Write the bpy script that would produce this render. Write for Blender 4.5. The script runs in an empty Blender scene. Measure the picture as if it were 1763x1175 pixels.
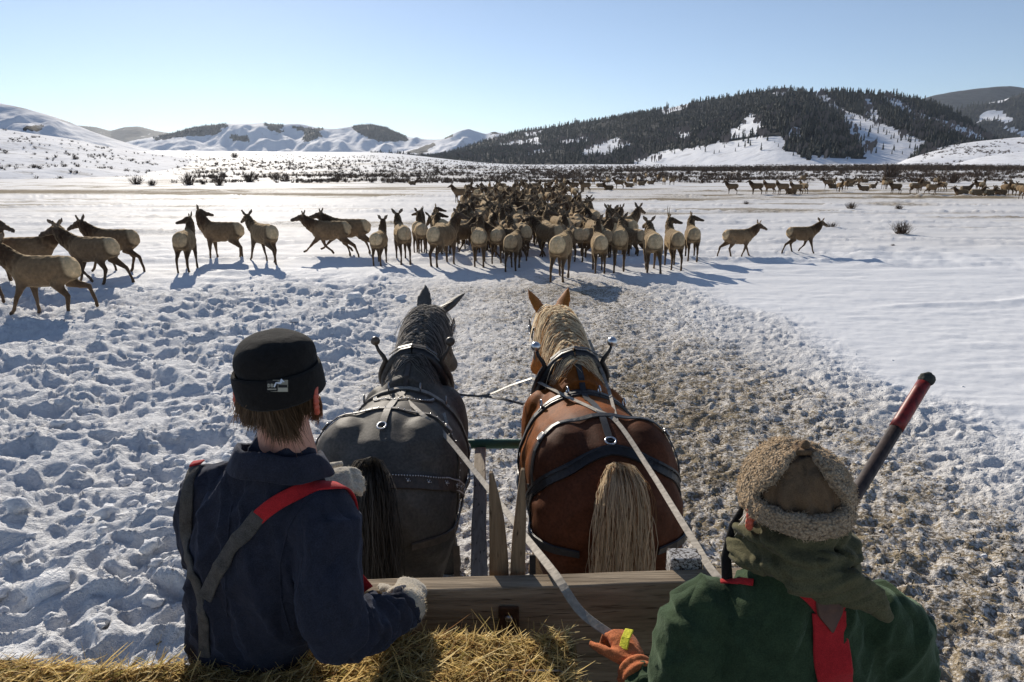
import bpy, bmesh, math, random
import numpy as np
from mathutils import Vector, Matrix, Quaternion
from mathutils.bvhtree import BVHTree
from mathutils.kdtree import KDTree

random.seed(7)
rng = np.random.default_rng(11)
R = math.radians
SC = bpy.context.scene
COL = SC.collection

# ------------------------------------------------------------------ camera
CAM_H = 3.15
PITCH = 14.2
FOC = 1175.0                     # focal length in photograph pixels (24 mm lens)
cam_d = bpy.data.cameras.new('camera')
cam_d.lens = 24.0
cam_d.sensor_width = 36.0
cam_d.clip_start = 0.05
cam_d.clip_end = 30000
cam = bpy.data.objects.new('camera', cam_d)
cam.location = (0, 0, CAM_H)
cam.rotation_euler = (R(90 - PITCH), 0, 0)
COL.objects.link(cam)
SC.camera = cam

# ------------------------------------------------------------------ sky, sun, exposure
SUN_AZ, SUN_EL = -22.0, 23.0     # degrees: left of straight ahead, above the horizon
world = bpy.data.worlds.new('World')
SC.world = world
world.use_nodes = True
wn = world.node_tree
bg = wn.nodes['Background']
sky = wn.nodes.new('ShaderNodeTexSky')
sky.sky_type = 'NISHITA'
sky.sun_disc = False
sky.sun_elevation = R(SUN_EL)
sky.sun_rotation = R(SUN_AZ)
sky.altitude = 2000
sky.air_density = 1.0
sky.dust_density = 0.3
sky.ozone_density = 3.0
hsv = wn.nodes.new('ShaderNodeHueSaturation')      # winter haze greys the whole sky a little
hsv.inputs['Saturation'].default_value = 0.86
wn.links.new(sky.outputs[0], hsv.inputs['Color'])
wn.links.new(hsv.outputs[0], bg.inputs[0])
bg.inputs[1].default_value = 0.100
sun_d = bpy.data.lights.new('sun', 'SUN')
sun_d.energy = 5.0
sun_d.angle = R(0.5)
sun_d.color = (1.0, 0.91, 0.78)
sun = bpy.data.objects.new('sun', sun_d)
S_DIR = Vector((math.sin(R(SUN_AZ)) * math.cos(R(SUN_EL)), math.cos(R(SUN_AZ)) * math.cos(R(SUN_EL)), math.sin(R(SUN_EL))))
sun.rotation_euler = S_DIR.to_track_quat('Z', 'Y').to_euler()
sun.location = S_DIR * 50
COL.objects.link(sun)
SC.view_settings.view_transform = 'Standard'
SC.view_settings.look = 'None'
SC.view_settings.exposure = 0.14
SC.view_settings.gamma = 1.0
SC.view_settings.use_curve_mapping = False
SC.cycles.max_bounces = 6
SC.cycles.diffuse_bounces = 3
SC.cycles.glossy_bounces = 2
SC.cycles.transmission_bounces = 2
SC.cycles.volume_bounces = 0
SC.cycles.transparent_max_bounces = 6
SC.cycles.caustics_reflective = False
SC.cycles.caustics_refractive = False

# ------------------------------------------------------------------ maths helpers
CP, SP = math.cos(R(PITCH)), math.sin(R(PITCH))
def ray(px, py):
    u = (px - 881.5) / FOC; v = (587.5 - py) / FOC
    return Vector((u, CP + v * SP, -SP + v * CP))
def at(px, py, Y):
    """point seen at a photograph pixel, at distance Y ahead of the camera"""
    d = ray(px, py)
    return Vector((0, 0, CAM_H)) + d * (Y / d.y)
def on_z(px, py, z=0.0):
    d = ray(px, py)
    return Vector((0, 0, CAM_H)) + d * ((z - CAM_H) / d.z)
def proj(P):
    """vectorised world -> photograph pixel"""
    P = np.asarray(P, float)
    x, y, z = P[..., 0], P[..., 1], P[..., 2] - CAM_H
    dep = y * CP - z * SP
    up = y * SP + z * CP
    return 881.5 + FOC * x / dep, 587.5 - FOC * up / dep

def sstep(a, b, x):
    t = np.clip((np.asarray(x, float) - a) / (b - a), 0, 1)
    return t * t * (3 - 2 * t)
M32 = 0xffffffff
def _hash(ix, iy, iz, s):
    n = (ix * 374761393 + iy * 668265263 + iz * 2147483647 + s * 1274126177) & M32
    n = ((n ^ (n >> 13)) * 1274126177) & M32
    n = ((n ^ (n >> 15)) * 668265263) & M32
    return (n ^ (n >> 16)) & M32
def pn2(x, y, s=0):
    x = np.asarray(x, float); y = np.asarray(y, float)
    fx, fy = np.floor(x), np.floor(y)
    ix, iy = fx.astype(np.int64), fy.astype(np.int64)
    dx, dy = x - fx, y - fy
    def g(i, j):
        a = _hash(ix + i, iy + j, 0, s) * (2 * math.pi / 4294967296.0)
        return np.cos(a) * (dx - i) + np.sin(a) * (dy - j)
    u = dx * dx * dx * (dx * (dx * 6 - 15) + 10); v = dy * dy * dy * (dy * (dy * 6 - 15) + 10)
    a = g(0, 0) * (1 - u) + g(1, 0) * u
    b = g(0, 1) * (1 - u) + g(1, 1) * u
    return (a * (1 - v) + b * v) * 1.4
def pn3(x, y, z, s=0):
    x = np.asarray(x, float); y = np.asarray(y, float); z = np.asarray(z, float)
    f = [np.floor(c) for c in (x, y, z)]
    i = [c.astype(np.int64) for c in f]
    d = [c - e for c, e in zip((x, y, z), f)]
    w = [c * c * (3 - 2 * c) for c in d]
    def val(a, b, c):
        return _hash(i[0] + a, i[1] + b, i[2] + c, s) / 2147483648.0 - 1
    r = 0
    for a in (0, 1):
        for b in (0, 1):
            for c in (0, 1):
                r = r + val(a, b, c) * (w[0] if a else 1 - w[0]) * (w[1] if b else 1 - w[1]) * (w[2] if c else 1 - w[2])
    return r
def fbm2(x, y, s=0, o=4):
    r = 0; a = 1.0
    for k in range(o):
        r = r + a * pn2(np.asarray(x) * 2 ** k, np.asarray(y) * 2 ** k, s + k * 17); a *= 0.5
    return r
def clods(x, y, s, jitter=0.9):
    """round lumps scattered on a unit lattice: height 0..1"""
    fx, fy = np.floor(x), np.floor(y)
    ix, iy = fx.astype(np.int64), fy.astype(np.int64)
    h = np.zeros_like(x)
    for i in (-1, 0, 1):
        for j in (-1, 0, 1):
            a = _hash(ix + i, iy + j, 1, s) / 4294967296.0
            b = _hash(ix + i, iy + j, 2, s) / 4294967296.0
            c = _hash(ix + i, iy + j, 3, s) / 4294967296.0
            d2 = (x - fx - i - 0.5 - (a - .5) * jitter) ** 2 + (y - fy - j - 0.5 - (b - .5) * jitter) ** 2
            r = 0.18 + 0.5 * c
            h = np.maximum(h, np.sqrt(np.maximum(0, r * r - d2)) * (0.6 + 0.8 * a))
    return h
def in_poly(px, py, poly):
    px = np.asarray(px, float); py = np.asarray(py, float)
    r = np.zeros(px.shape, bool); n = len(poly)
    for k in range(n):
        x0, y0 = poly[k]; x1, y1 = poly[(k + 1) % n]
        if y0 == y1: continue
        c = ((y0 > py) != (y1 > py)) & (px < (x1 - x0) * (py - y0) / (y1 - y0) + x0)
        r ^= c
    return r

# ------------------------------------------------------------------ object helpers
def tag(o, label=None, cat=None, group=None, kind=None):
    if label: o['label'] = label
    if cat: o['category'] = cat
    if group: o['group'] = group
    if kind: o['kind'] = kind
    return o
def empty(name, loc=(0, 0, 0), rz=0.0):
    o = bpy.data.objects.new(name, None)
    o.empty_display_size = 0.2
    o.location = loc; o.rotation_euler = (0, 0, rz)
    COL.objects.link(o)
    return o
def mesh_np(name, V, F, smooth=True):
    """V (n,3); F list/array of quads or tris"""
    me = bpy.data.meshes.new(name)
    V = np.asarray(V, np.float32)
    if isinstance(F, np.ndarray):
        k = F.shape[1]; n = len(F)
        me.vertices.add(len(V)); me.vertices.foreach_set('co', V.ravel())
        me.loops.add(n * k); me.loops.foreach_set('vertex_index', F.astype(np.int32).ravel())
        me.polygons.add(n)
        me.polygons.foreach_set('loop_start', np.arange(0, n * k, k, dtype=np.int32))
        me.polygons.foreach_set('use_smooth', np.full(n, smooth))
        me.update(calc_edges=True)
    else:
        me.from_pydata([tuple(map(float, v)) for v in V], [], F)
        me.polygons.foreach_set('use_smooth', np.full(len(me.polygons), smooth))
        me.update()
    return me
def obj(name, me, mat=None, parent=None):
    o = bpy.data.objects.new(name, me)
    if mat is not None and not me.materials: me.materials.append(mat)
    COL.objects.link(o)
    if parent is not None: o.parent = parent
    return o
def set_attr(me, name, vals):
    """float or colour attribute per vertex"""
    vals = np.asarray(vals, np.float32)
    if vals.ndim == 1:
        a = me.attributes.new(name, 'FLOAT', 'POINT'); a.data.foreach_set('value', vals)
    else:
        if vals.shape[1] == 3: vals = np.hstack([vals, np.ones((len(vals), 1), np.float32)])
        a = me.attributes.new(name, 'FLOAT_COLOR', 'POINT'); a.data.foreach_set('color', vals.ravel())

class MB:
    """mesh buffer: collects boxes, tubes, ribbons and blades, then links ONE mesh object"""
    def __init__(s): s.V = []; s.F = []; s.C = []; s.col = None
    def add(s, V, F):
        n = len(s.V)
        s.V += [tuple(v) for v in V]; s.F += [tuple(i + n for i in f) for f in F]
        s.C += [s.col] * len(V)
    def box(s, c, d, rot=None, taper=None):
        c = Vector(c); V = []
        for z in (-.5, .5):
            for y in (-.5, .5):
                for x in (-.5, .5):
                    k = taper if (taper and z > 0) else (1, 1)
                    v = Vector((x * d[0] * k[0], y * d[1] * k[1], z * d[2]))
                    if rot is not None: v = rot @ v
                    V.append(c + v)
        s.add(V, [(0, 2, 3, 1), (4, 5, 7, 6), (0, 1, 5, 4), (2, 6, 7, 3), (0, 4, 6, 2), (1, 3, 7, 5)])
    def tube(s, pts, r, n=8, cap=True, flat=None):
        pts = [Vector(p) for p in pts]
        rs = r if isinstance(r, (list, tuple)) else [r] * len(pts)
        V = []; up = None
        for i, p in enumerate(pts):
            t = (pts[min(i + 1, len(pts) - 1)] - pts[max(i - 1, 0)])
            t = t.normalized() if t.length > 1e-9 else Vector((0, 0, 1))
            if up is None:
                up = t.orthogonal().normalized() if flat is None else (flat - t * flat.dot(t)).normalized()
            else:
                up = (up - t * up.dot(t)); up = up.normalized() if up.length > 1e-6 else t.orthogonal().normalized()
            b = t.cross(up)
            for k in range(n):
                a = 2 * math.pi * k / n
                V.append(p + (up * math.cos(a) + b * math.sin(a)) * rs[i])
        F = [(i * n + k, i * n + (k + 1) % n, (i + 1) * n + (k + 1) % n, (i + 1) * n + k) for i in range(len(pts) - 1) for k in range(n)]
        if cap:
            F.append(tuple(range(n - 1, -1, -1))); m = (len(pts) - 1) * n; F.append(tuple(range(m, m + n)))
        s.add(V, F)
    def ball(s, c, r, nu=12, nv=8, sc=(1, 1, 1)):
        V = [Vector(c) + Vector((0, 0, r * sc[2]))]
        for i in range(1, nv):
            a = math.pi * i / nv
            for k in range(nu):
                b = 2 * math.pi * k / nu
                V.append(Vector(c) + Vector((r * sc[0] * math.sin(a) * math.cos(b), r * sc[1] * math.sin(a) * math.sin(b), r * sc[2] * math.cos(a))))
        V.append(Vector(c) - Vector((0, 0, r * sc[2])))
        F = [(0, 1 + k, 1 + (k + 1) % nu) for k in range(nu)]
        for i in range(nv - 2):
            for k in range(nu):
                a = 1 + i * nu + k; b = 1 + i * nu + (k + 1) % nu
                F.append((a, a + nu, b + nu, b))
        m = len(V) - 1; q = 1 + (nv - 2) * nu
        F += [(m, q + (k + 1) % nu, q + k) for k in range(nu)]
        s.add(V, F)
    def torus(s, c, rot, R1, r, n=20, m=8, sx=1.0):
        V = []; F = []
        for i in range(n):
            a = 2 * math.pi * i / n
            for k in range(m):
                b = 2 * math.pi * k / m
                V.append(Vector(c) + rot @ Vector(((R1 * math.cos(a)) * sx + r * math.cos(b) * math.cos(a), R1 * math.sin(a) + r * math.cos(b) * math.sin(a), r * math.sin(b))))
        for i in range(n):
            for k in range(m):
                F.append((i * m + k, ((i + 1) % n) * m + k, ((i + 1) % n) * m + (k + 1) % m, i * m + (k + 1) % m))
        s.add(V, F)
    def ribbon(s, pts, nrm, w, th):
        """flat strap: box cross-section along pts, lying on normals nrm"""
        n = len(pts); ws = w if isinstance(w, (list, tuple)) else [w] * n
        V = []
        for i in range(n):
            t = (Vector(pts[min(i + 1, n - 1)]) - Vector(pts[max(i - 1, 0)])).normalized()
            nn = Vector(nrm[i]); nn = (nn - t * nn.dot(t)).normalized()
            b = t.cross(nn) * ws[i] * .5
            p = Vector(pts[i])
            V += [p - b, p + b, p + b * .92 + nn * th, p - b * .92 + nn * th]
        F = [(i * 4 + k, i * 4 + (k + 1) % 4, (i + 1) * 4 + (k + 1) % 4, (i + 1) * 4 + k) for i in range(n - 1) for k in range(4)]
        F += [(3, 2, 1, 0), tuple((n - 1) * 4 + k for k in range(4))]
        s.add(V, F)
    def build(s, name, mat, parent=None, smooth=False, attr=None):
        me = bpy.data.meshes.new(name)
        me.from_pydata([tuple(v) for v in s.V], [], s.F)
        me.polygons.foreach_set('use_smooth', np.full(len(me.polygons), smooth))
        me.update()
        if attr: set_attr(me, attr, np.array([c if c is not None else (.5, .5, .5) for c in s.C]))
        return obj(name, me, mat, parent)
def bevel(o, w=0.004, seg=2):
    m = o.modifiers.new('bevel', 'BEVEL'); m.width = w; m.segments = seg; m.limit_method = 'ANGLE'; m.angle_limit = R(40)
    return o

# ------------------------------------------------------------------ material helpers
class Mat:
    def __init__(s, name, base=(.5, .5, .5), rough=.7, spec=.3, metal=0.0, sheen=0.0, sheen_tint=(1, 1, 1)):
        s.m = bpy.data.materials.new(name); s.m.use_nodes = True
        s.nt = s.m.node_tree; s.p = s.nt.nodes['Principled BSDF']
        s.p.inputs['Base Color'].default_value = (*base, 1)
        s.p.inputs['Roughness'].default_value = rough
        s.p.inputs['Specular IOR Level'].default_value = spec
        s.p.inputs['Metallic'].default_value = metal
        if sheen:
            s.p.inputs['Sheen Weight'].default_value = sheen
            s.p.inputs['Sheen Roughness'].default_value = .45
            s.p.inputs['Sheen Tint'].default_value = (*sheen_tint, 1)
    def n(s, t, **kw):
        x = s.nt.nodes.new('ShaderNode' + t)
        for k, v in kw.items():
            if k in x.inputs: x.inputs[k].default_value = v
            else: setattr(x, k, v)
        return x
    def l(s, a, b): s.nt.links.new(a, b)
    def coord(s, kind='Object', scale=(1, 1, 1)):
        tc = s.n('TexCoord'); mp = s.n('Mapping'); mp.inputs['Scale'].default_value = scale
        s.l(tc.outputs[kind], mp.inputs[0]); return mp.outputs[0]
    def noise(s, co, scale, detail=3, rough=.55, dist=0.0):
        x = s.n('TexNoise'); s.l(co, x.inputs['Vector'])
        x.inputs['Scale'].default_value = scale; x.inputs['Detail'].default_value = detail
        x.inputs['Roughness'].default_value = rough; x.inputs['Distortion'].default_value = dist
        return x.outputs['Fac']
    def ramp(s, fac, stops):
        x = s.n('ValToRGB'); s.l(fac, x.inputs[0])
        e = x.color_ramp.elements
        while len(e) < len(stops): e.new(.5)
        for k, (p, c) in enumerate(stops):
            e[k].position = p; e[k].color = (*c, 1) if len(c) == 3 else c
        return x.outputs[0]
    def mix(s, fac, a, b, mode='MIX'):
        x = s.n('Mix', data_type='RGBA', blend_type=mode)
        for v, i in ((fac, 0), (a, 6), (b, 7)):
            if hasattr(v, 'is_output'): s.l(v, x.inputs[i])
            elif i == 0: x.inputs[0].default_value = v
            else: x.inputs[i].default_value = (*v, 1)
        return x.outputs[2]
    def math(s, op, a, b=0.0, clamp=False):
        x = s.n('Math', operation=op); x.use_clamp = clamp
        for v, i in ((a, 0), (b, 1)):
            if hasattr(v, 'is_output'): s.l(v, x.inputs[i])
            else: x.inputs[i].default_value = v
        return x.outputs[0]
    def attr(s, name, out='Fac'):
        return s.n('Attribute', attribute_name=name).outputs[out]
    def base(s, v): s.l(v, s.p.inputs['Base Color'])
    def backlit(s, w, color=None):
        """thin fibres let light through"""
        t = s.n('BsdfTranslucent'); mx = s.n('MixShader'); mx.inputs[0].default_value = w
        src = s.p.inputs['Base Color'].links
        if src: s.l(src[0].from_socket, t.inputs['Color'])
        out = s.nt.nodes['Material Output']
        s.l(s.p.outputs[0], mx.inputs[1]); s.l(t.outputs[0], mx.inputs[2]); s.l(mx.outputs[0], out.inputs['Surface'])
    def bump(s, h, strength=.5, dist=.01):
        b = s.n('Bump'); b.inputs['Strength'].default_value = strength; b.inputs['Distance'].default_value = dist
        prev = s.p.inputs['Normal'].links
        if prev: s.l(prev[0].from_socket, b.inputs['Normal'])
        s.l(h, b.inputs['Height']); s.l(b.outputs[0], s.p.inputs['Normal'])

# ================================================================== SETTING: ground
def rise(x, y):
    """broad shape of the valley floor"""
    r = np.hypot(x, y)
    z = 7.0 * sstep(90, 800, r) + 0.0 * x
    z = z + sstep(.02, -.20, x / np.maximum(r, 1)) * .0225 * np.clip(r - 260, 0, 2500)
    z = z + sstep(70, 300, r) * 0.5 * fbm2(x / 90, y / 90, 5, 3)
    return z
def zones(x, y):
    """left deep churned snow, trodden track, footprint fringe on the right, smooth snow"""
    wob = 0.9 * pn2(x / 3.1, y / 3.1, 21) + 0.35 * pn2(x / .9, y / .9, 22)
    xl = -2.1 - 0.05 * y + .06 * np.maximum(y - 12, 0) * 0
    left = sstep(0.6, -0.7, x - xl + wob * .8)
    xr = 5.3 - 0.095 * y
    right = sstep(-.9, 1.0, x - xr + wob)
    fringe = np.exp(-((x - xr - 0.7 + wob) / .95) ** 2)
    fary = sstep(17.5, 23.5, y + 1.6 * pn2(x / 4, y / 4, 23) + .08 * np.abs(x))
    behind = sstep(-3, 1, y)
    return left, right, fringe, fary, behind
def ground_h(x, y, fine=True):
    x = np.asarray(x, float); y = np.asarray(y, float)
    z = rise(x, y)
    left, right, fringe, fary, behind = zones(x, y)
    track = (1 - left) * (1 - right)
    near = 1 - fary
    L = left * near
    if fine:
        dx = .16 * fbm2(x * 1.7, y * 1.7, 1, 2); dy = .16 * fbm2(x * 1.7, y * 1.7, 2, 2)
        big = fbm2(x / 1.5, y / 1.2, 31, 3)
        c1 = clods((x + dx) / .50, (y + dy) / .44, 3)
        def chunk(sx, sd, lo=-.12, hi=.22):      # broken plates: flat tops, steep ragged sides
            n_ = fbm2((x + dx) / sx, (y + dy) / (sx * .85), sd, 3)
            return sstep(lo, hi, n_) + .35 * n_
        rr_ = np.hypot(x, y); d3 = sstep(34, 16, rr_); d4 = sstep(17, 9, rr_)
        def crest(sx, sd, o=3):                  # sharp thrown-up edges with soft hollows between
            n_ = fbm2((x + dx) / sx, (y + dy) / (sx * .8), sd, o)
            return 1 - 1.7 * np.abs(n_)
        r1, r2, r3, r4 = crest(1.25, 71), crest(.52, 74), crest(.22, 77) * d3, crest(.10, 80, 2) * d4
        k2, k3 = chunk(.42, 84), chunk(.19, 87) * d3
        med = fbm2(x / .33, y / .3, 9, 3)
        cov = sstep(-.45, .35, fbm2(x / 1.4, y / 1.1, 91, 2))
        z = z + L * (.09 * big + .105 * r1 + .060 * c1 * cov + .062 * r2 + .020 * k2 * cov + .034 * r3 * (.35 + .65 * cov) + .013 * k3 * cov + .013 * r4 * (.3 + .7 * cov) + .02 * med - .14)
        # berm of thrown snow along the track's left edge
        e = np.exp(-(((x + 2.55 + .05 * y) / .55) ** 2)) * near * sstep(2.5, 4.5, y)
        z = z + e * (.04 + .06 * c1 + .04 * r2)
        cov2 = sstep(-.5, .4, fbm2(x / 1.7, y / 1.4, 93, 2))
        f1, f2 = fbm2((x + dx) / .17, (y + dy) / .15, 95, 3) * d3, fbm2(x / .07, y / .06, 96, 2) * d4
        pits = clods((x + dx) / .33, (y + dy) / .4, 14)
        z = z + track * near * (.016 * r2 + .030 * f1 + .012 * f2 + .013 * k3 * cov2 + .014 * r3 + .05 * fbm2(x / 1.3, y / 1.6, 12, 2) - .045 * pits * sstep(-.2, .4, pn2(x / 1.5, y / 1.5, 35)) - .03)
        z = z + fringe * near * sstep(0, 6, y) * (.03 * c1 + .028 * r2 + .020 * r3 + .012 * k3 + .02 * f1 - .045 * pits)
        # wind-packed smooth snow: low sastrugi running left to right
        sas = fbm2(x / 1.9 + .25 * pn2(x, y, 44), y / .55, 41, 3)
        drift = 1 - np.abs(pn2(x / 7, y / 2.2, 47))
        z = z + right * near * (.018 * sas * sstep(-.3, .5, fbm2(x / 4, y / 2, 48, 2)) + .022 * drift ** 3 + .012 * fbm2(x / .5, y / .26, 49, 3))
        # the old sleigh tracks crossing the flat beyond the herd
        far = fary * sstep(160, 60, y)
        lump = fbm2(x / .9, y / .8, 61, 3)
        z = z + far * (.055 * fbm2(x / 3.5, y / 1.1, 62, 3) + .06 * lump * sstep(-.2, .4, fbm2(x / 9, y / 5, 63, 2)))
        for y0, sl, a, wd in ((24.6, .02, .13, .4), (26.2, -.01, .12, .4), (30.5, .02, .10, .4), (36, .05, .17, .5), (41, .02, .17, .5), (46, .0, .14, .5), (52, -.03, .24, .7), (60, .03, .22, .7), (69, -.02, .2, .8), (80, .01, .3, 1.0), (97, .02, .3, 1.2)):
            yy = y - y0 - sl * x - 1.2 * pn2(x / 9, 0 * x + y0, 66)
            prof = np.exp(-(yy / wd) ** 2) - .9 * np.exp(-((yy - wd * 1.5) / wd) ** 2)
            z = z + fary * a * prof * (.6 + .5 * c1 + .4 * r2) * sstep(-.5, .2, pn2(x / 14, y0 + 0 * x, 67))
        # a drift edge curving across the smooth snow on the right
        yy = y - (15.6 + .40 * (x - 9.5) + .35 * np.sin(x * .9))
        z = z + right * sstep(7.5, 10, x) * .055 * (np.exp(-(yy / .25) ** 2) - .6 * np.exp(-((yy - .5) / .5) ** 2))
    return z

def ground_pt(px, py):
    d = ray(px, py)
    t = 5.0
    o = Vector((0, 0, CAM_H))
    lo, hi = 1.0, 900.0
    for k in range(50):
        m = (lo + hi) / 2; p = o + d * m
        if p.z > float(rise(p.x, p.y)): lo = m
        else: hi = m
    return o + d * hi

def build_ground():
    az = np.concatenate([np.linspace(-180, -50, 44)[:-1], np.linspace(-50, -43, 30)[:-1], np.linspace(-43, 43, 760)[:-1], np.linspace(43, 50, 30)[:-1], np.linspace(50, 180, 44)[:-1]])
    rad = [0.6]
    while rad[-1] < 7500:
        r = rad[-1]
        k = 1.12 if r < 2.2 else 1.0052 if r < 12 else 1.0058 if r < 26 else 1.012 if r < 80 else 1.03 if r < 400 else 1.06
        rad.append(r * k)
    rad = np.array(rad)
    A, RR = np.meshgrid(np.radians(az), rad, indexing='ij')
    X = RR * np.sin(A); Y = RR * np.cos(A)
    Z = ground_h(X, Y)
    na, nr = X.shape
    V = np.stack([X, Y, Z], -1).reshape(-1, 3)
    i = np.arange(na)[:, None]; j = np.arange(nr - 1)[None, :]
    a = (i * nr + j); b = (((i + 1) % na) * nr + j)
    F = np.stack([a + 0 * j, a + 1, b + 1, b], -1).reshape(-1, 4)
    V = np.vstack([V, [[0, 0, 0]]])
    c = len(V) - 1
    me = mesh_np('snow_ground', V, F)
    left, right, fringe, fary, behind = zones(V[:, 0], V[:, 1])
    x, y = V[:, 0], V[:, 1]
    track = (1 - left) * (1 - right)
    core = np.exp(-((x - (3.2 - .11 * y)) / 2.1) ** 2) * sstep(26, 15, y)
    herd = np.exp(-((x - 1.2) / 4.5) ** 2) * sstep(15, 18, y) * sstep(42, 26, y)
    dirt = track * (1 - fary) * (.64 + .34 * core) * (1 - .30 * sstep(9, 15, y)) + fringe * .22 * (1 - fary) + .26 * herd + .10 * left * (1 - fary)
    spot = np.exp(-(((x + .6) / 1.7) ** 2 + ((y - 14.6) / 1.0) ** 2))
    dirt = dirt + .16 * spot + .22 * (1 - left) * sstep(6.5, 4, y) * sstep(.5, -1.5, x) * sstep(-5, -2, x)
    streak = sstep(.05, .5, fbm2(x / 30, y / 6, 97, 3))
    dirt = dirt + .62 * streak * sstep(26, 45, y) * sstep(700, 300, y) + .34 * sstep(24, 30, y) * sstep(600, 200, y)
    # worn feeding strips far out where the other elk stand
    dirt = dirt + .35 * np.exp(-((y - 78) / 12) ** 2) * sstep(5, 20, x) + .3 * np.exp(-((y - 100) / 14) ** 2) * sstep(-10, 10, x) * sstep(120, 60, x)
    dirt = dirt + .62 * np.exp(-((y - 82 + .2 * x) / 7) ** 2) * sstep(-5, -15, x) + .5 * np.exp(-((y - 118 - .3 * x) / 10) ** 2) * sstep(5, -15, x)
    set_attr(me, 'dirt', dirt)
    set_attr(me, 'churn', np.clip(left * (1 - fary) + .8 * track * (1 - fary) + fringe * (1 - fary) + .25 * fary, 0, 1))
    m = Mat('snow', (.82, .83, .85), .8, .04)
    co = m.coord('Object')
    d = m.attr('dirt'); ch = m.attr('churn')
    n1 = m.noise(co, 9.0, 5, .65); n2 = m.noise(co, 2.2, 4, .6); n3 = m.noise(co, 38.0, 3, .6)
    f = m.math('ADD', m.math('MULTIPLY', n1, .36), m.math('MULTIPLY', n2, .24))
    f = m.math('ADD', f, m.math('MULTIPLY', n3, .48))
    # more trodden-in dung and straw -> lower threshold
    thr = m.math('SUBTRACT', .72, m.math('MULTIPLY', d, .27))
    k = m.math('MULTIPLY', m.math('SUBTRACT', f, thr), 9.0, True)
    k = m.math('MULTIPLY', k, m.math('GREATER_THAN', d, .03))
    k = m.math('MULTIPLY', k, .9)
    dcol = m.ramp(m.noise(co, 5.0, 4), [(.28, (.045, .033, .020)), (.46, (.15, .112, .062)), (.66, (.33, .255, .145))])
    tint = m.mix(m.math('MULTIPLY', d, .5, True), (.82, .83, .85), (.58, .49, .37))
    m.base(m.mix(k, tint, dcol))
    m.l(m.math('ADD', m.math('MULTIPLY', k, .2), .7), m.p.inputs['Roughness'])
    hb = m.math('ADD', m.math('ADD', m.math('MULTIPLY', m.noise(co, 26, 4, .6), 1.0), m.math('MULTIPLY', m.noise(co, 9, 6, .66), 1.6)), m.math('MULTIPLY', m.noise(co, 90, 3, .6), .35))
    b = m.n('Bump'); b.inputs['Distance'].default_value = .05
    m.l(m.math('MULTIPLY', ch, .8), b.inputs['Strength']); m.l(hb, b.inputs['Height'])
    mp = m.coord('Object', (1, 2.1, 1))
    b2 = m.n('Bump'); b2.inputs['Distance'].default_value = .05; b2.inputs['Strength'].default_value = .2
    m.l(m.noise(mp, 4.5, 6, .68), b2.inputs['Height']); m.l(b.outputs[0], b2.inputs['Normal'])
    m.l(b2.outputs[0], m.p.inputs['Normal'])
    o = obj('snow_ground', me, m.m)
    tag(o, kind='structure')
    return m.m
M_SNOW = build_ground()

def build_clods():
    """loose lumps of broken snow thrown up beside the track: far too many to count"""
    bm = bmesh.new(); bmesh.ops.create_icosphere(bm, subdivisions=2, radius=1)
    bv = np.array([v.co[:] for v in bm.verts]); bf = np.array([[v.index for v in f.verts] for f in bm.faces]); bm.free()
    Vs, Fs, Cs = [], [], []; n = 0
    def put(x, y, s):
        nonlocal n
        off = rng.uniform(0, 50, 3)
        q = Quaternion(rng.normal(size=4)).normalized().to_matrix()
        v = bv * (1 + .55 * pn3(bv[:, 0] * 1.6 + off[0], bv[:, 1] * 1.6 + off[1], bv[:, 2] * 1.6, 3))[:, None]
        v = (v @ np.array(q)) * np.array([1, .9, .7]) * s
        Vs.append(v); Cs.append((x, y, s)); Fs.append(bf + n); n += len(bv)
    for k in range(520):
        y = 3.2 + 15 * rng.random() ** 1.3; x = -2.3 - .05 * y - abs(rng.normal()) * (1.6 + .25 * y)
        if x < -.95 * y - 1: continue
        put(x, y, .02 + .06 * rng.random() ** 2.2)
    for k in range(150):
        y = 5 + 12 * rng.random(); x = 5.4 - .095 * y + rng.normal() * .8
        put(x, y, .010 + .022 * rng.random() ** 2)
    for k in range(60):
        y = 5 + 12 * rng.random(); x = rng.uniform(-2, 5)
        put(x, y, .012 + .03 * rng.random() ** 2)
    for (px, py, s) in ((184, 880, .09), (305, 365 + 340, .09), (610, 520, .16), (130, 800, .08), (85, 1010, .17), (30, 880, .10), (150, 835, .06), (230, 840, .05), (690, 515, .14)):
        p = on_z(px, py, .05); put(p.x, p.y, s)
    Cs = np.array(Cs); z = ground_h(Cs[:, 0], Cs[:, 1])
    for v, c, h in zip(Vs, Cs, z): v += np.array([c[0], c[1], h + c[2] * .25])
    me = mesh_np('snow_clods', np.vstack(Vs), np.vstack(Fs))
    set_attr(me, 'dirt', np.zeros(len(me.vertices))); set_attr(me, 'churn', np.full(len(me.vertices), .8))
    o = obj('snow_clods', me, M_SNOW)
    tag(o, 'loose lumps of broken snow scattered along the edges of the track', 'snow clods', kind='stuff')
build_clods()

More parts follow.
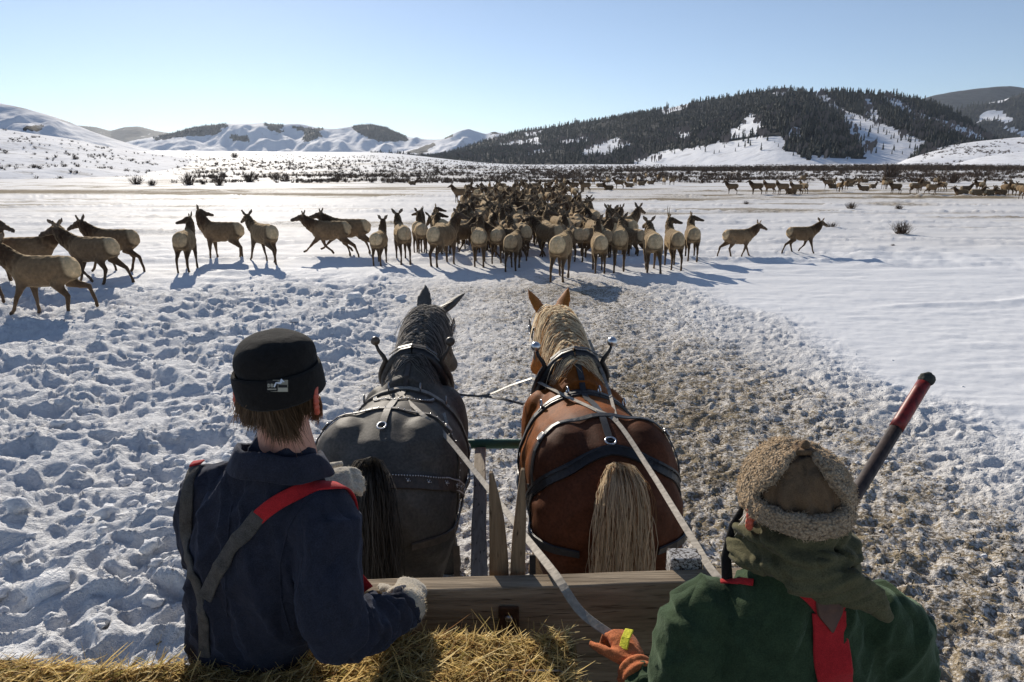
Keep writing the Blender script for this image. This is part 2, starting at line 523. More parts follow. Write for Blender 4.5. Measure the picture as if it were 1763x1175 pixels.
def build_litter():
    """trodden hay and dung scattered over the track"""
    g = np.random.default_rng(31)
    n = 26000
    cx = g.uniform(-2.3, 4.6, 900); cy = 4.2 + 14 * g.random(900)
    k = g.integers(0, 900, n)
    x = cx[k] + g.normal(size=n) * .22; y = cy[k] + g.normal(size=n) * .22
    w = np.exp(-((x - 1.8) / 2.0) ** 2) * .8 + .2
    keep = (g.random(n) < w) & (x < 5.2 - .095 * y); x, y = x[keep], y[keep]; n = len(x)
    z = ground_h(x, y) + .006
    a = g.random(n) * 6.283; L = g.uniform(.008, .030, n); wd = g.uniform(.0025, .006, n); t = g.normal(size=n) * .25
    dx, dy, dz = np.cos(a) * L, np.sin(a) * L, np.sin(t) * L + .006; sx, sy = -np.sin(a) * wd, np.cos(a) * wd
    V = np.stack([np.stack([x - dx - sx, y - dy - sy, z], -1), np.stack([x - dx + sx, y - dy + sy, z + .004], -1), np.stack([x + dx + sx, y + dy + sy, z + dz + .004], -1), np.stack([x + dx - sx, y + dy - sy, z + dz], -1)], 1).reshape(-1, 3)
    F = np.arange(n * 4).reshape(-1, 4)
    me = mesh_np('hay_litter', V, F, False)
    c = np.where((g.random(n) < .45)[:, None], np.array([[.07, .05, .03]]), np.array([[.34, .26, .13]])) * g.uniform(.5, 1.3, (n, 1))
    set_attr(me, 'coat', np.repeat(c, 4, 0))
    m = Mat('hay_litter', (.2, .15, .08), .9, .1); m.base(m.attr('coat', 'Color'))
    tag(obj('hay_litter', me, m.m), 'trodden hay and dung scattered over the brown track', 'hay litter', kind='stuff')
build_litter()

# ================================================================== SETTING: hills
def hill(name, crest, Yc, Yf, foot_py=284, ncol=260, nrow=46, spur=0.06, seed=1, forest=None, mat=None, back=0.5, power=1.0, jag=0.0):
    """a ridge: crest line given as (photo x, photo y) at distance Yc, falling to its foot at distance Yf and down again behind"""
    crest = sorted(crest)
    cx = np.array([c[0] for c in crest], float); cy = np.array([c[1] for c in crest], float)
    px = np.linspace(cx[0], cx[-1], ncol)
    # smooth interpolation of the crest line
    py = np.interp(px, cx, cy)
    k = max(3, ncol // 60); ker = np.hanning(2 * k + 1); ker /= ker.sum()
    py = np.convolve(np.pad(py, k, mode='edge'), ker, mode='valid')
    py = py + jag * fbm2(px / 9.0, px * 0 + seed, seed + 9, 3)
    v = (587.5 - py) / FOC; u = (px - 881.5) / FOC
    den = CP + v * SP
    sx = u / den; sz = (v * CP - SP) / den
    YC = Yc(px) if callable(Yc) else np.full(ncol, float(Yc)); YF = Yf(px) if callable(Yf) else np.full(ncol, float(Yf))
    zc = CAM_H + YC * sz
    t = np.concatenate([np.linspace(0, 1, nrow), 1 + back * np.linspace(0, 1, 9)[1:]])
    T, _ = np.meshgrid(t, px, indexing='ij')
    Y = YF[None] + (YC - YF)[None] * T
    X = sx[None] * Y
    z0 = rise(sx * YF, YF) - 3.0
    front = np.clip(T, 0, 1) ** power
    shape = front * (1 - .0) - np.clip((T - 1) / back, 0, 1) ** 1.6 * 1.1
    Z = z0[None] + (zc - z0)[None] * shape
    size = (zc - z0)[None]
    w = sstep(0, .25, T) * sstep(1.0, .72, T)
    Ls = (YC.mean() - YF.mean()) * .35
    n = fbm2(X / Ls + T * .6, Y / Ls / 2.2, seed, 4)
    rid = 1 - np.abs(fbm2(X / Ls * .8, Y / Ls * .35, seed + 3, 3)) * 1.6
    Z = Z + w * size * (spur * n * 1.3 + spur * (rid - .6))
    V = np.stack([X, Y, Z], -1).reshape(-1, 3)
    nr, nc = X.shape
    i = np.arange(nr - 1)[:, None]; j = np.arange(nc - 1)[None]
    a = i * nc + j
    F = np.stack([a, a + 1, a + nc + 1, a + nc], -1).reshape(-1, 4)
    me = mesh_np(name, V, F)
    P = proj(V)
    f = forest(P[0], P[1], V) if forest else np.zeros(len(V))
    set_attr(me, 'forest', np.asarray(f, float))
    o = obj(name, me, mat)
    tag(o, kind='structure')
    return o, V.reshape(nr, nc, 3), np.asarray(f, float).reshape(nr, nc)

def hill_material(name, fs, brush=.25, fcol=((.026, .028, .030), (.060, .060, .060))):
    m = Mat(name, (.8, .8, .82), .85, .05)
    co = m.coord('Object')
    f = m.attr('forest')
    n = m.noise(co, fs, 5, .65)
    k = m.math('MULTIPLY', m.math('SUBTRACT', m.math('ADD', f, m.math('MULTIPLY', n, .8)), .85), 7.0, True)
    fc = m.ramp(m.noise(co, fs * 6, 3), [(.35, fcol[0]), (.65, fcol[1])])
    br = m.math('MULTIPLY', m.math('SUBTRACT', m.noise(co, fs * 3.1, 6, .7), .60 - .12 * brush), 8.0, True)
    sn = m.mix(m.math('MULTIPLY', br, brush), (.85, .86, .89), (.16, .13, .10))
    m.base(m.mix(k, sn, fc))
    m.bump(m.noise(co, fs * 2.5, 5, .6), .6, 1.2 / fs * .05)
    return m.m

MH_FAR = hill_material('far_hill_snow', .004, .35)
MH_MID = hill_material('hill_snow', .012, .35)
MH_NEAR = hill_material('near_hill_snow', .05, .55)

def poly_mask(polys, soft=3.0, seed=0):
    """1 inside any polygon, with a ragged edge"""
    def f(px, py):
        jx = px + soft * 2.2 * pn2(px / 11, py / 5, seed) + soft * pn2(px / 4, py / 2.5, seed + 1)
        jy = py + soft * 0.9 * pn2(px / 9, py / 5, seed + 2)
        r = np.zeros(np.shape(px))
        for p in polys: r = np.maximum(r, in_poly(jx, jy, p))
        return r
    return f

# far blue ridge, long snowy ridge with dark woods, snow dome
far_w = poly_mask([[(130, 212), (320, 212), (320, 245), (130, 250)]], 2, 5)
hill('far_ridge_hill', [(60, 230), (130, 216), (165, 219), (190, 226), (215, 219), (240, 218), (270, 226), (310, 232), (400, 236), (520, 238)], 6500, 5200, 268, 160, 20, .05, 3, lambda x, y, V: .72 + .2 * fbm2(x / 12, y / 4, 4, 3), MH_FAR)
wood_b = poly_mask([[(262, 238), (290, 230), (335, 216), (392, 208), (388, 220), (372, 232), (318, 236), (270, 242)], [(450, 211), (486, 213), (484, 229), (468, 226)], [(530, 222), (556, 222), (550, 238), (522, 246), (524, 232)], [(500, 216), (530, 220), (536, 228), (512, 226)],
                    [(604, 210), (650, 208), (700, 232), (702, 244), (650, 244), (628, 236), (612, 228)], [(395, 232), (430, 236), (428, 246), (400, 240)]], 2.5, 8)
_, VB, FB = hill('snowy_ridge_hill', [(150, 262), (230, 242), (290, 232), (330, 220), (370, 215), (390, 213), (420, 214), (450, 212), (480, 215), (515, 213), (545, 220), (575, 223), (610, 217), (640, 214), (665, 220), (700, 236), (740, 241), (770, 240), (820, 256), (880, 270)],
     4300, 3550, 268, 300, 50, .20, 12, lambda x, y, V: wood_b(x, y) * 1.0, MH_FAR, jag=.6)
wood_c = poly_mask([[(765, 228), (782, 226), (780, 236), (766, 240)], [(700, 262), (748, 246), (752, 250), (726, 266)], [(838, 222), (852, 224), (860, 232), (846, 232)]], 2, 18)
hill('snow_dome_hill', [(640, 272), (690, 262), (735, 250), (770, 236), (790, 226), (806, 222), (822, 227), (836, 231), (850, 227), (880, 232), (930, 245), (990, 262)], 3300, 2820, 268, 220, 40, .17, 31, lambda x, y, V: wood_c(x, y), MH_FAR, jag=.4)

# dark wooded hills behind on the far right
rock = poly_mask([[(1682, 212), (1690, 196), (1704, 188), (1722, 192), (1744, 206), (1738, 212), (1712, 206)], [(1700, 178), (1722, 170), (1738, 170), (1732, 176)], [(1722, 215), (1763, 228), (1760, 234), (1730, 222)]], 2, 28)
hill('dark_far_hill', [(1440, 215), (1500, 200), (1560, 182), (1600, 166), (1650, 157), (1700, 151), (1740, 148), (1763, 152), (1850, 165), (1980, 190), (2300, 225), (2600, 292)], 5600, 4300, 250, 160, 30, .05, 41, lambda x, y, V: np.full(np.shape(x), .95), MH_FAR, jag=.5)
_, VF, FF = hill('wooded_side_hill', [(1540, 250), (1600, 212), (1640, 190), (1690, 180), (1730, 172), (1763, 160), (1820, 148), (1950, 140), (2250, 175), (2600, 296)], 3300, 2500, 270, 160, 36, .06, 43, lambda x, y, V: 1 - rock(x, y), MH_FAR, jag=.6)

# the big wooded hill
snow_d = poly_mask([
    [(1408, 157), (1424, 166), (1452, 190), (1530, 218), (1602, 249), (1560, 282), (1500, 282), (1488, 264), (1476, 246), (1458, 224), (1450, 204), (1425, 178), (1400, 164)],
    [(1490, 164), (1500, 178), (1520, 212), (1500, 206), (1486, 184)],
    [(1516, 164), (1548, 172), (1575, 194), (1640, 212), (1720, 242), (1664, 246), (1606, 216), (1556, 198), (1538, 184)],
    [(1292, 192), (1310, 216), (1315, 230), (1265, 240), (1253, 230), (1276, 214)],
    [(1355, 222), (1377, 219), (1378, 237), (1357, 237)],
    [(1240, 247), (1313, 236), (1354, 238), (1347, 256), (1396, 275), (1402, 286), (1160, 286), (1163, 268), (1200, 257)],
    [(1328, 162), (1367, 153), (1340, 168)], [(1130, 194), (1170, 178), (1205, 172), (1180, 186), (1145, 198)],
    [(855, 247), (925, 238), (933, 251), (880, 252)], [(1027, 247), (1061, 238), (1088, 249), (1040, 267), (993, 269), (1010, 258)],
    [(1091, 276), (1142, 260), (1185, 256), (1240, 246), (1300, 241), (1300, 286), (1091, 284)], [(900, 229), (935, 226), (930, 233), (905, 234)], [(905, 262), (945, 256), (950, 262), (915, 267)],
    [(960, 243), (1012, 236), (1010, 243), (965, 248)], [(1160, 228), (1185, 224), (1190, 238), (1165, 238)], [(1395, 268), (1500, 276), (1560, 276), (1560, 290), (1395, 290)]], 3.0, 51)
_, VD, FD = hill('wooded_hill', [(640, 296), (700, 284), (745, 272), (790, 259), (820, 248), (850, 238), (900, 226), (950, 220), (1000, 212), (1050, 204), (1100, 196), (1150, 187), (1200, 176), (1250, 168), (1300, 159), (1340, 155), (1380, 157), (1410, 160), (1440, 157), (1470, 160), (1510, 163), (1560, 168), (1600, 175), (1630, 186), (1660, 206), (1690, 226), (1712, 241), (1735, 256), (1763, 272), (1800, 284)],
     lambda p: 1500 + 900 * sstep(1500, 700, p), lambda p: 780 + 650 * sstep(1420, 720, p), 284, 420, 64, .11, 61, lambda x, y, V: .98 * (1 - snow_d(x, y)), MH_MID, power=.95)

# left snow slopes and the small snowy foothills on the right
sh_l = poly_mask([[(40, 218), (75, 214), (76, 228), (42, 226)]], 2, 71)
hill('left_snow_hill', [(-1150, 306), (-900, 240), (-680, 168), (-470, 132), (-260, 130), (-160, 150), (-60, 166), (0, 178), (40, 186), (90, 200), (125, 212), (150, 224), (185, 236), (230, 250), (280, 264), (330, 274), (380, 284), (440, 296)], 1000, 800, 284, 420, 44, .12, 73, lambda x, y, V: .55 * sh_l(x, y) + .45 * sstep(10, 1, y - np.interp(x, [0, 60, 150, 230], [178, 190, 222, 250])) , MH_MID)
_, VL, _fl = hill('left_foot_slope', [(-1300, 330), (-1000, 262), (-700, 205), (-420, 190), (-250, 200), (-100, 212), (0, 222), (60, 231), (120, 239), (180, 252), (250, 263), (310, 271), (380, 281), (450, 290), (520, 300)], 420, 150, 300, 460, 60, .09, 77, lambda x, y, V: .30 + .12 * fbm2(x / 30, y / 9, 78, 3) + .14 * sstep(120, -30, x) * sstep(240, 270, y), MH_NEAR, power=1.15)
_, VR, _fr = hill('right_foothill', [(1500, 287), (1540, 282), (1570, 267), (1620, 253), (1680, 244), (1730, 239), (1763, 236), (1850, 226), (1990, 210), (2150, 196), (2400, 210), (2700, 262), (2900, 306)], 900, 520, 284, 320, 36, .07, 83, lambda x, y, V: .12 + .25 * sstep(1640, 1760, x) * sstep(262, 250, y), MH_NEAR)
hill('right_low_mound', [(1600, 288), (1640, 283), (1690, 271), (1730, 265), (1763, 262), (1850, 252), (2000, 244), (2300, 262), (2550, 310)], 520, 330, 288, 120, 24, .05, 87, lambda x, y, V: np.zeros(np.shape(x)), MH_NEAR)

# ------------------------------------------------------------------ conifers on the hills
M_CONIFER = Mat('conifer', (.03, .04, .03), .8, .2)
_co = M_CONIFER.coord('Object')
M_CONIFER.base(M_CONIFER.ramp(M_CONIFER.noise(_co, .35, 3), [(.3, (.026, .032, .030)), (.7, (.066, .070, .060))]))
M_TRUNK = Mat('trunk_bark', (.09, .07, .06), .9, .2).m
def conifer_np(h, w, tiers=3, sides=5, seed=0):
    g = np.random.default_rng(seed)
    V = []; F = []
    for k in range(tiers):
        z0 = h * (.12 + .80 * k / tiers); z1 = h * (.12 + .88 * (k + 1.25) / (tiers + .25)) if k < tiers - 1 else h
        r = w * (1 - .72 * k / tiers)
        b = len(V); a0 = g.random() * 6
        for s_ in range(sides):
            a = a0 + 2 * math.pi * s_ / sides; q = r * g.uniform(.7, 1.2)
            V.append((q * math.cos(a), q * math.sin(a), z0 + g.uniform(-.04, .03) * h))
        V.append((0, 0, z1))
        F += [(b + s_, b + (s_ + 1) % sides, b + sides) for s_ in range(sides)]
    return np.array(V), np.array(F)
def bilerp(G, r, c):
    i = np.clip(r.astype(int), 0, G.shape[0] - 2); j = np.clip(c.astype(int), 0, G.shape[1] - 2)
    a = (r - i)[:, None]; b = (c - j)[:, None]
    return G[i, j] * (1 - a) * (1 - b) + G[i + 1, j] * a * (1 - b) + G[i, j + 1] * (1 - a) * b + G[i + 1, j + 1] * a * b
def scatter(G, Fm, n, rows, mode, seed, lo=.5):
    g = np.random.default_rng(seed)
    r = g.uniform(rows[0], rows[1], n); c = g.uniform(0, G.shape[1] - 1.01, n)
    P = bilerp(G, r, c); f = bilerp(Fm[..., None], r, c)[:, 0]
    keep = f > lo if mode == 'wood' else f < lo
    return P[keep], f[keep]
def forest_mesh(name, pts, hs, seed, label):
    T = [conifer_np(1, .20, 3, 5, seed + k) for k in range(6)]
    Vs, Fs = [], []; n = 0
    for k, (p, h) in enumerate(zip(pts, hs)):
        v, f = T[k % 6]
        wv = v * np.array([h * (.85 + .3 * ((k * 7) % 10) / 10), h * .95, h]) + p - np.array([0, 0, h * .1])
        Vs.append(wv); Fs.append(f + n); n += len(v)
    o = obj(name, mesh_np(name, np.vstack(Vs), np.vstack(Fs), False), M_CONIFER.m)
    tag(o, label, 'forest', kind='stuff')
P1, _ = scatter(VD, FD, 21000, (2, 64.5), 'wood', 5)
forest_mesh('hillside_forest', P1, 6 + 9 * rng.random(len(P1)) ** 1.6, 3, 'dense dark conifer forest covering the big hill on the right')
P2, _ = scatter(VF, FF, 4200, (3, 37), 'wood', 6)
forest_mesh('side_hill_forest', P2, rng.uniform(14, 26, len(P2)), 13, 'dark conifer forest on the side hill at the far right')
P3, _ = scatter(VB, FB, 26000, (4, 51), 'wood', 7)
forest_mesh('ridge_forest', P3, rng.uniform(6, 13, len(P3)), 23, 'thin dark woods on the long snowy ridge in the distance')
# ragged edges of the wood: saplings and bare aspens straggling into the snow
Pe, _ = scatter(VD, FD, 16000, (3, 62), 'snow', 15, .4)
_ge = np.random.default_rng(16); _q = proj(Pe)
_near = snow_d(_q[0] + _ge.normal(size=len(Pe)) * 11, _q[1] + _ge.normal(size=len(Pe)) * 5) < .5
Pe = Pe[_near]
forest_mesh('edge_saplings', Pe[::3], _ge.uniform(3, 8, len(Pe[::3])), 33, 'young conifers straggling along the ragged edges of the wooded hill')
def aspen_mesh(pts, seed):
    g = np.random.default_rng(seed); V = []; F = []
    for p in pts:
        for k in range(3):
            h = g.uniform(6, 11); x, y = p[0] + g.normal() * 3, p[1] + g.normal() * 3; b = len(V); w = .35
            V += [(x - w, y, p[2] - .5), (x + w, y, p[2] - .5), (x + w * .3, y, p[2] + h), (x - 1.6, y + .6, p[2] + h * .75), (x + 1.6, y - .6, p[2] + h * .8)]
            F += [(b, b + 1, b + 2), (b, b + 2, b + 3), (b + 1, b + 4, b + 2)]
    o = obj('aspen_thicket', mesh_np('aspen_thicket', np.array(V), np.array(F), False), Mat('aspen_twigs', (.16, .135, .125), .9, .1).m)
    tag(o, 'grey bare aspens in thin thickets among the conifers of the big hill', 'aspens', kind='stuff')
_pa, _ = scatter(VD, FD, 5000, (3, 30), 'wood', 17); _pq = proj(_pa); _pk = fbm2(_pq[0] / 40, _pq[1] / 12, 19, 2) > .12
aspen_mesh(np.vstack([Pe[1::4], _pa[_pk][:700]]), 18)
# lone trees that can be told apart: on the clearings and along the skyline
lone = [conifer_np(1, .17, 5, 7, 90 + k) for k in range(4)]
lone_me = [mesh_np('lone_conifer', v, f, False) for v, f in lone]
for m_ in lone_me: m_.materials.append(M_CONIFER.m)
P4, _ = scatter(VD, FD, 900, (6, 60), 'snow', 8, .4)
P5, _ = scatter(VD, FD, 700, (63, 65), 'wood', 9, -1)
skyl = P5[:80]; clr = P4[:215]
for grp, pts, lab in (('lone conifers in the snow clearings of the big hill', clr, 'small dark conifer standing alone on a snowy clearing of the wooded hill'), ('conifers along the skyline of the big hill', skyl, 'dark conifer on the skyline of the wooded hill')):
    for k, p in enumerate(pts):
        o = bpy.data.objects.new('conifer_tree', lone_me[k % 4]); COL.objects.link(o)
        h = 5 + 7 * random.random() ** 1.5 if pts is clr else 12 + 9 * random.random()
        o.location = (p[0], p[1], p[2] - .8); o.scale = (h, h, h); o.rotation_euler = (0, 0, k * 1.7)
        tag(o, lab, 'tree', grp)
# ------------------------------------------------------------------ bare willow and sage scrub
M_SCRUB = Mat('scrub_twigs', (.09, .06, .045), .9, .1)
_co = M_SCRUB.coord('Object'); M_SCRUB.base(M_SCRUB.ramp(M_SCRUB.noise(_co, 3, 3), [(.3, (.05, .035, .028)), (.7, (.15, .11, .08))]))
def shrub_np(n, w, h, seed, thick=.02):
    g = np.random.default_rng(seed); V = []; F = []
    for k in range(n):
        a = g.random() * 6.283; lean = g.random() ** .7
        d = np.array([math.cos(a), math.sin(a), 0]); base = d * w * .25 * g.random()
        tip = base + d * w * .5 * lean + np.array([0, 0, h * (1 - .45 * lean) * g.uniform(.6, 1.1)])
        mid = (base + tip) / 2 + np.array([0, 0, h * .08]) + g.normal(size=3) * .05 * w
        s = np.array([-d[1], d[0], 0]) * thick; b = len(V)
        V += [base - s, base + s, mid + s * .8, mid - s * .8, tip]
        F += [(b, b + 1, b + 2), (b, b + 2, b + 3), (b + 3, b + 2, b + 4)]
        side = mid + (tip - mid) * .3 + g.normal(size=3) * np.array([.22 * w, .22 * w, .14 * h]) + np.array([0, 0, .2 * h])
        b = len(V); V += [mid - s * .6, mid + s * .6, side]; F += [(b, b + 1, b + 2)]
    return np.array(V), np.array(F)
def scrub_mass(name, pts, sizes, label, seed):
    T = [shrub_np(14, 1, .55, seed + k, .035) for k in range(8)]
    Vs, Fs = [], []; n = 0
    for k, (p, s) in enumerate(zip(pts, sizes)):
        v, f = T[k % 8]; a = k * 2.4
        rot = np.array([[math.cos(a), -math.sin(a), 0], [math.sin(a), math.cos(a), 0], [0, 0, 1]])
        Vs.append((v @ rot) * s + p); Fs.append(f + n); n += len(v)
    o = obj(name, mesh_np(name, np.vstack(Vs), np.vstack(Fs), False), M_SCRUB.m)
    tag(o, label, 'scrub', kind='stuff')
def flat_pts(n, y0, y1, x0, x1, dens, seed, hfun=None):
    g = np.random.default_rng(seed)
    y = y0 * (y1 / y0) ** g.random(n); u = g.uniform(x0, x1, n); x = u * y
    k = dens(x, y, u) > g.random(n)
    x, y = x[k], y[k]
    return np.stack([x, y, rise(x, y)], -1)
pts = flat_pts(30000, 150, 600, -.62, .95, lambda x, y, u: sstep(.0, .45, fbm2(x / 26, y / 13, 101, 3) + .22 * sstep(-.3, -.05, u) - .25 * sstep(.1, .3, u) * sstep(230, 140, y) - 1.2 * sstep(-.42, -.55, u)) * .8, 102)
_g2 = np.random.default_rng(66)
_big = flat_pts(9000, 140, 430, -.45, .95, lambda x, y, u: sstep(150, 260, y + 90 * fbm2(x / 28, y / 28, 113, 2)) * sstep(.12, .55, fbm2(x / 34, y / 11, 109, 3) + .25 * sstep(.15, -.1, u) + .15 * sstep(-.42, -.3, u) - .15) * .75, 110)
_big[:, 2] -= .1
pts = np.vstack([pts, _big])
scrub_mass('scrub_band', pts, np.concatenate([rng.uniform(.8, 1.9, len(pts) - len(_big)), _g2.uniform(1.6, 3.4, len(_big))]), 'dark low scrub scattered in bands across the far snow flat', 200)
pts = flat_pts(5200, 300, 430, .05, .95, lambda x, y, u: .95 * sstep(.05, .3, u) + 0 * x, 103)
g_ = np.random.default_rng(55)
_r = g_.uniform(2, 58, 2600); _c = g_.uniform(200, 455, 2600); _P = bilerp(VL, _r, _c)
_k = g_.random(2600) < sstep(-.15, .5, fbm2(_P[:, 0] / 22, _P[:, 1] / 30, 57, 3)) * .9 + .07
scrub_mass('slope_sagebrush', _P[_k], g_.uniform(.8, 2.6, _k.sum()), 'sagebrush dotted over the snow slope at the far left', 250)
_r = g_.uniform(4, 34, 3000); _c = g_.uniform(20, 150, 3000); _P = bilerp(VR, _r, _c)
_k = g_.random(3000) < sstep(-.1, .45, fbm2(_P[:, 0] / 60, _P[:, 1] / 60, 58, 3)) * .8 + .04
scrub_mass('foothill_brush', _P[_k], g_.uniform(1.5, 4.5, _k.sum()), 'thin grey brush scattered over the snowy foothill on the right', 270)
scrub_mass('willow_belt', pts, rng.uniform(1.6, 3.4, len(pts)), 'reddish brown belt of bare willows along the foot of the wooded hill', 300)
# single bushes that stand clear of the rest
bush_me = []
for k in range(5):
    v, f = shrub_np(110, 1, .8, 400 + k, .012); me_ = mesh_np('sage_bush', v, f, False); me_.materials.append(M_SCRUB.m); bush_me.append(me_)
for k, (px, py, wpx, lab) in enumerate(((325, 319, 34, 'leftmost tall dark bush on the snow flat, left of its twin'), (378, 320, 26, 'tall dark bush on the snow flat just right of the leftmost one'), (430, 314, 34, 'low dark bush right of the two tall ones on the flat'),
        (235, 318, 30, 'sparse pale bush left of the two tall dark ones'), (262, 320, 22, 'small sparse bush beside the sparse pale one'), (350, 318, 16, 'tiny bush between the two tall dark ones'), (1552, 403, 44, 'dark bush standing alone on smooth snow at the right'), (1430, 394, 26, 'small bush just behind the walking elk at the right'),
        (1284, 352, 13, 'tiny tuft on the snow below the right-hand elk group'), (1465, 360, 24, 'low sparse tuft on the snow right of centre'), (1547, 361, 18, 'low tuft on the snow right of the low sparse one'), (1537, 424, 10, 'tiniest tuft below the lone bush on the right'),
        (1222, 308, 18, 'dark tuft right of the far elk line'), (1533, 306, 46, 'wide dark bush behind the right-hand elk'), (404, 272, 18, 'small bush on the snow slope far left'), (1186, 300, 16, 'small dark tuft beyond the far elk line'), (1640, 316, 40, 'wide bush behind the lying elk at the right'))):
    p = ground_pt(px, py); s = wpx / FOC * p.y
    o = bpy.data.objects.new('sage_bush', bush_me[k % 5]); COL.objects.link(o)
    o.location = (p.x, p.y, p.z - .03); o.scale = (s, s, s * (1.05 if k < 2 else .75)); o.rotation_euler = (0, 0, k)
    tag(o, lab, 'bush', 'bushes on the snow flat')

# ================================================================== ANIMALS AND PEOPLE: continuous bodies
class Body:
    """overlapping closed lofts fused into one continuous skin by a voxel remesh; colours carried over"""
    def __init__(s): s.V = []; s.F = []; s.C = []
    def loft(s, rings, n=14, col=(.5, .5, .5), up=Vector((0, 0, 1))):
        """rings: (centre, r_side, r_up[, colour]); cross-section perpendicular to the path"""
        P = [Vector(r[0]) for r in rings]; b0 = len(s.V); m = len(P)
        for i, r in enumerate(rings):
            t = P[min(i + 1, m - 1)] - P[max(i - 1, 0)]; t.normalize()
            u = up - t * up.dot(t)
            if u.length < .15: u = Vector((0, 1, 0)) - t * t.y if abs(t.y) < .9 else Vector((1, 0, 0)) - t * t.x
            u.normalize(); w = t.cross(u)
            c = r[3] if len(r) > 3 else col
            for k in range(n):
                a = 2 * math.pi * k / n
                s.V.append(P[i] + w * math.cos(a) * r[1] + u * math.sin(a) * r[2]); s.C.append(c)
        for i in range(m - 1):
            for k in range(n):
                a = b0 + i * n + k; b = b0 + i * n + (k + 1) % n
                s.F.append((a, b, b + n, a + n))
        for i, fl in ((0, 1), (m - 1, 0)):
            c = rings[i][3] if len(rings[i]) > 3 else col
            s.V.append(P[i]); s.C.append(c); q = len(s.V) - 1; o = b0 + i * n
            for k in range(n):
                a, b = o + k, o + (k + 1) % n
                s.F.append((q, b, a) if fl else (q, a, b))
    def ball(s, c, r, col, rot=None, nu=14, nv=9):
        mb = MB(); mb.ball((0, 0, 0), 1, nu, nv)
        b0 = len(s.V)
        for v in mb.V:
            q = Vector((v[0] * r[0], v[1] * r[1], v[2] * r[2]))
            if rot is not None: q = rot @ q
            s.V.append(Vector(c) + q); s.C.append(col)
        s.F += [tuple(i + b0 for i in f) for f in mb.F]
    def fuse(s, name, voxel, smooth=4, paint=None, blur=2):
        me0 = bpy.data.meshes.new(name + '_src')
        me0.from_pydata([tuple(v) for v in s.V], [], s.F); me0.update()
        bm = bmesh.new(); bm.from_mesh(me0); bmesh.ops.recalc_face_normals(bm, faces=bm.faces); bm.to_mesh(me0); bm.free()
        o = bpy.data.objects.new('tmp', me0); COL.objects.link(o)
        r = o.modifiers.new('r', 'REMESH'); r.mode = 'VOXEL'; r.voxel_size = voxel; r.use_smooth_shade = True
        if smooth:
            q = o.modifiers.new('s', 'SMOOTH'); q.factor = .5; q.iterations = smooth
        dg = bpy.context.evaluated_depsgraph_get(); dg.update()
        me = bpy.data.meshes.new_from_object(o.evaluated_get(dg)); me.name = name
        bpy.data.objects.remove(o); bpy.data.meshes.remove(me0)
        me.polygons.foreach_set('use_smooth', np.ones(len(me.polygons), bool))
        n = len(me.vertices); co = np.empty(n * 3, np.float32); me.vertices.foreach_get('co', co); co = co.reshape(-1, 3)
        if s.C:
            kd = KDTree(len(s.V))
            for i, v in enumerate(s.V): kd.insert(v, i)
            kd.balance()
            C = np.zeros((n, 3))
            for i in range(n):
                if n > 25000:
                    C[i] = s.C[kd.find(co[i])[1]]; continue
                h = kd.find_n(co[i], 4); w = 0; c = np.zeros(3)
                for _, idx, d in h:
                    k = 1 / (d * d + 1e-5); w += k; c += k * np.array(s.C[idx])
                C[i] = c / w
            if paint: C = paint(co, C)
            E = np.empty(len(me.edges) * 2, np.int32); me.edges.foreach_get('vertices', E); E = E.reshape(-1, 2)
            deg = np.bincount(E.ravel(), minlength=n)[:, None]
            for _ in range(blur):
                A = np.zeros_like(C); np.add.at(A, E[:, 0], C[E[:, 1]]); np.add.at(A, E[:, 1], C[E[:, 0]]); C = .4 * C + .6 * A / np.maximum(deg, 1)
            set_attr(me, 'coat', C)
        return me
def displace(me, fn):
    n = len(me.vertices); co = np.empty(n * 3, np.float32); no = np.empty(n * 3, np.float32)
    me.vertices.foreach_get('co', co); me.vertices.foreach_get('normal', no)
    co = co.reshape(-1, 3); no = no.reshape(-1, 3)
    d = fn(co.astype(float), no)
    me.vertices.foreach_set('co', (co + no * d[:, None]).astype(np.float32).ravel()); me.update()

def fur_material(name, sheen=.5, scale=26, tint=(1, .8, .55), spec=.2, bump=.5, rough=.75, vary=False):
    m = Mat(name, (.3, .25, .2), rough, spec, 0, sheen, tint)
    co = m.coord('Object', (1, 1, 1))
    c = m.attr('coat', 'Color')
    n = m.noise(co, scale, 4, .65); n2 = m.noise(co, scale * .17, 3)
    k = m.mix(1.0, c, m.ramp(n, [(.25, (.62, .62, .62)), (.75, (1.28, 1.28, 1.28))]), 'MULTIPLY')
    k = m.mix(1.0, k, m.ramp(n2, [(.3, (.8, .8, .8)), (.7, (1.15, 1.15, 1.15))]), 'MULTIPLY')
    if vary:
        oi = m.n('ObjectInfo'); v_ = m.ramp(oi.outputs['Random'], [(0, (.72, .70, .68)), (.5, (1, 1, 1)), (1, (1.30, 1.27, 1.2))]); k = m.mix(1.0, k, v_, 'MULTIPLY')
    m.base(k)
    m.bump(m.noise(m.coord('Object', (1, .35, 1)), scale * 2.4, 3, .7), bump, .02)
    return m.m
M_ELK = fur_material('elk_coat', .55, 14, (1, .74, .42), .1, .6, .85, True)
M_ANTLER = Mat('antler', (.32, .25, .17), .6, .3).m

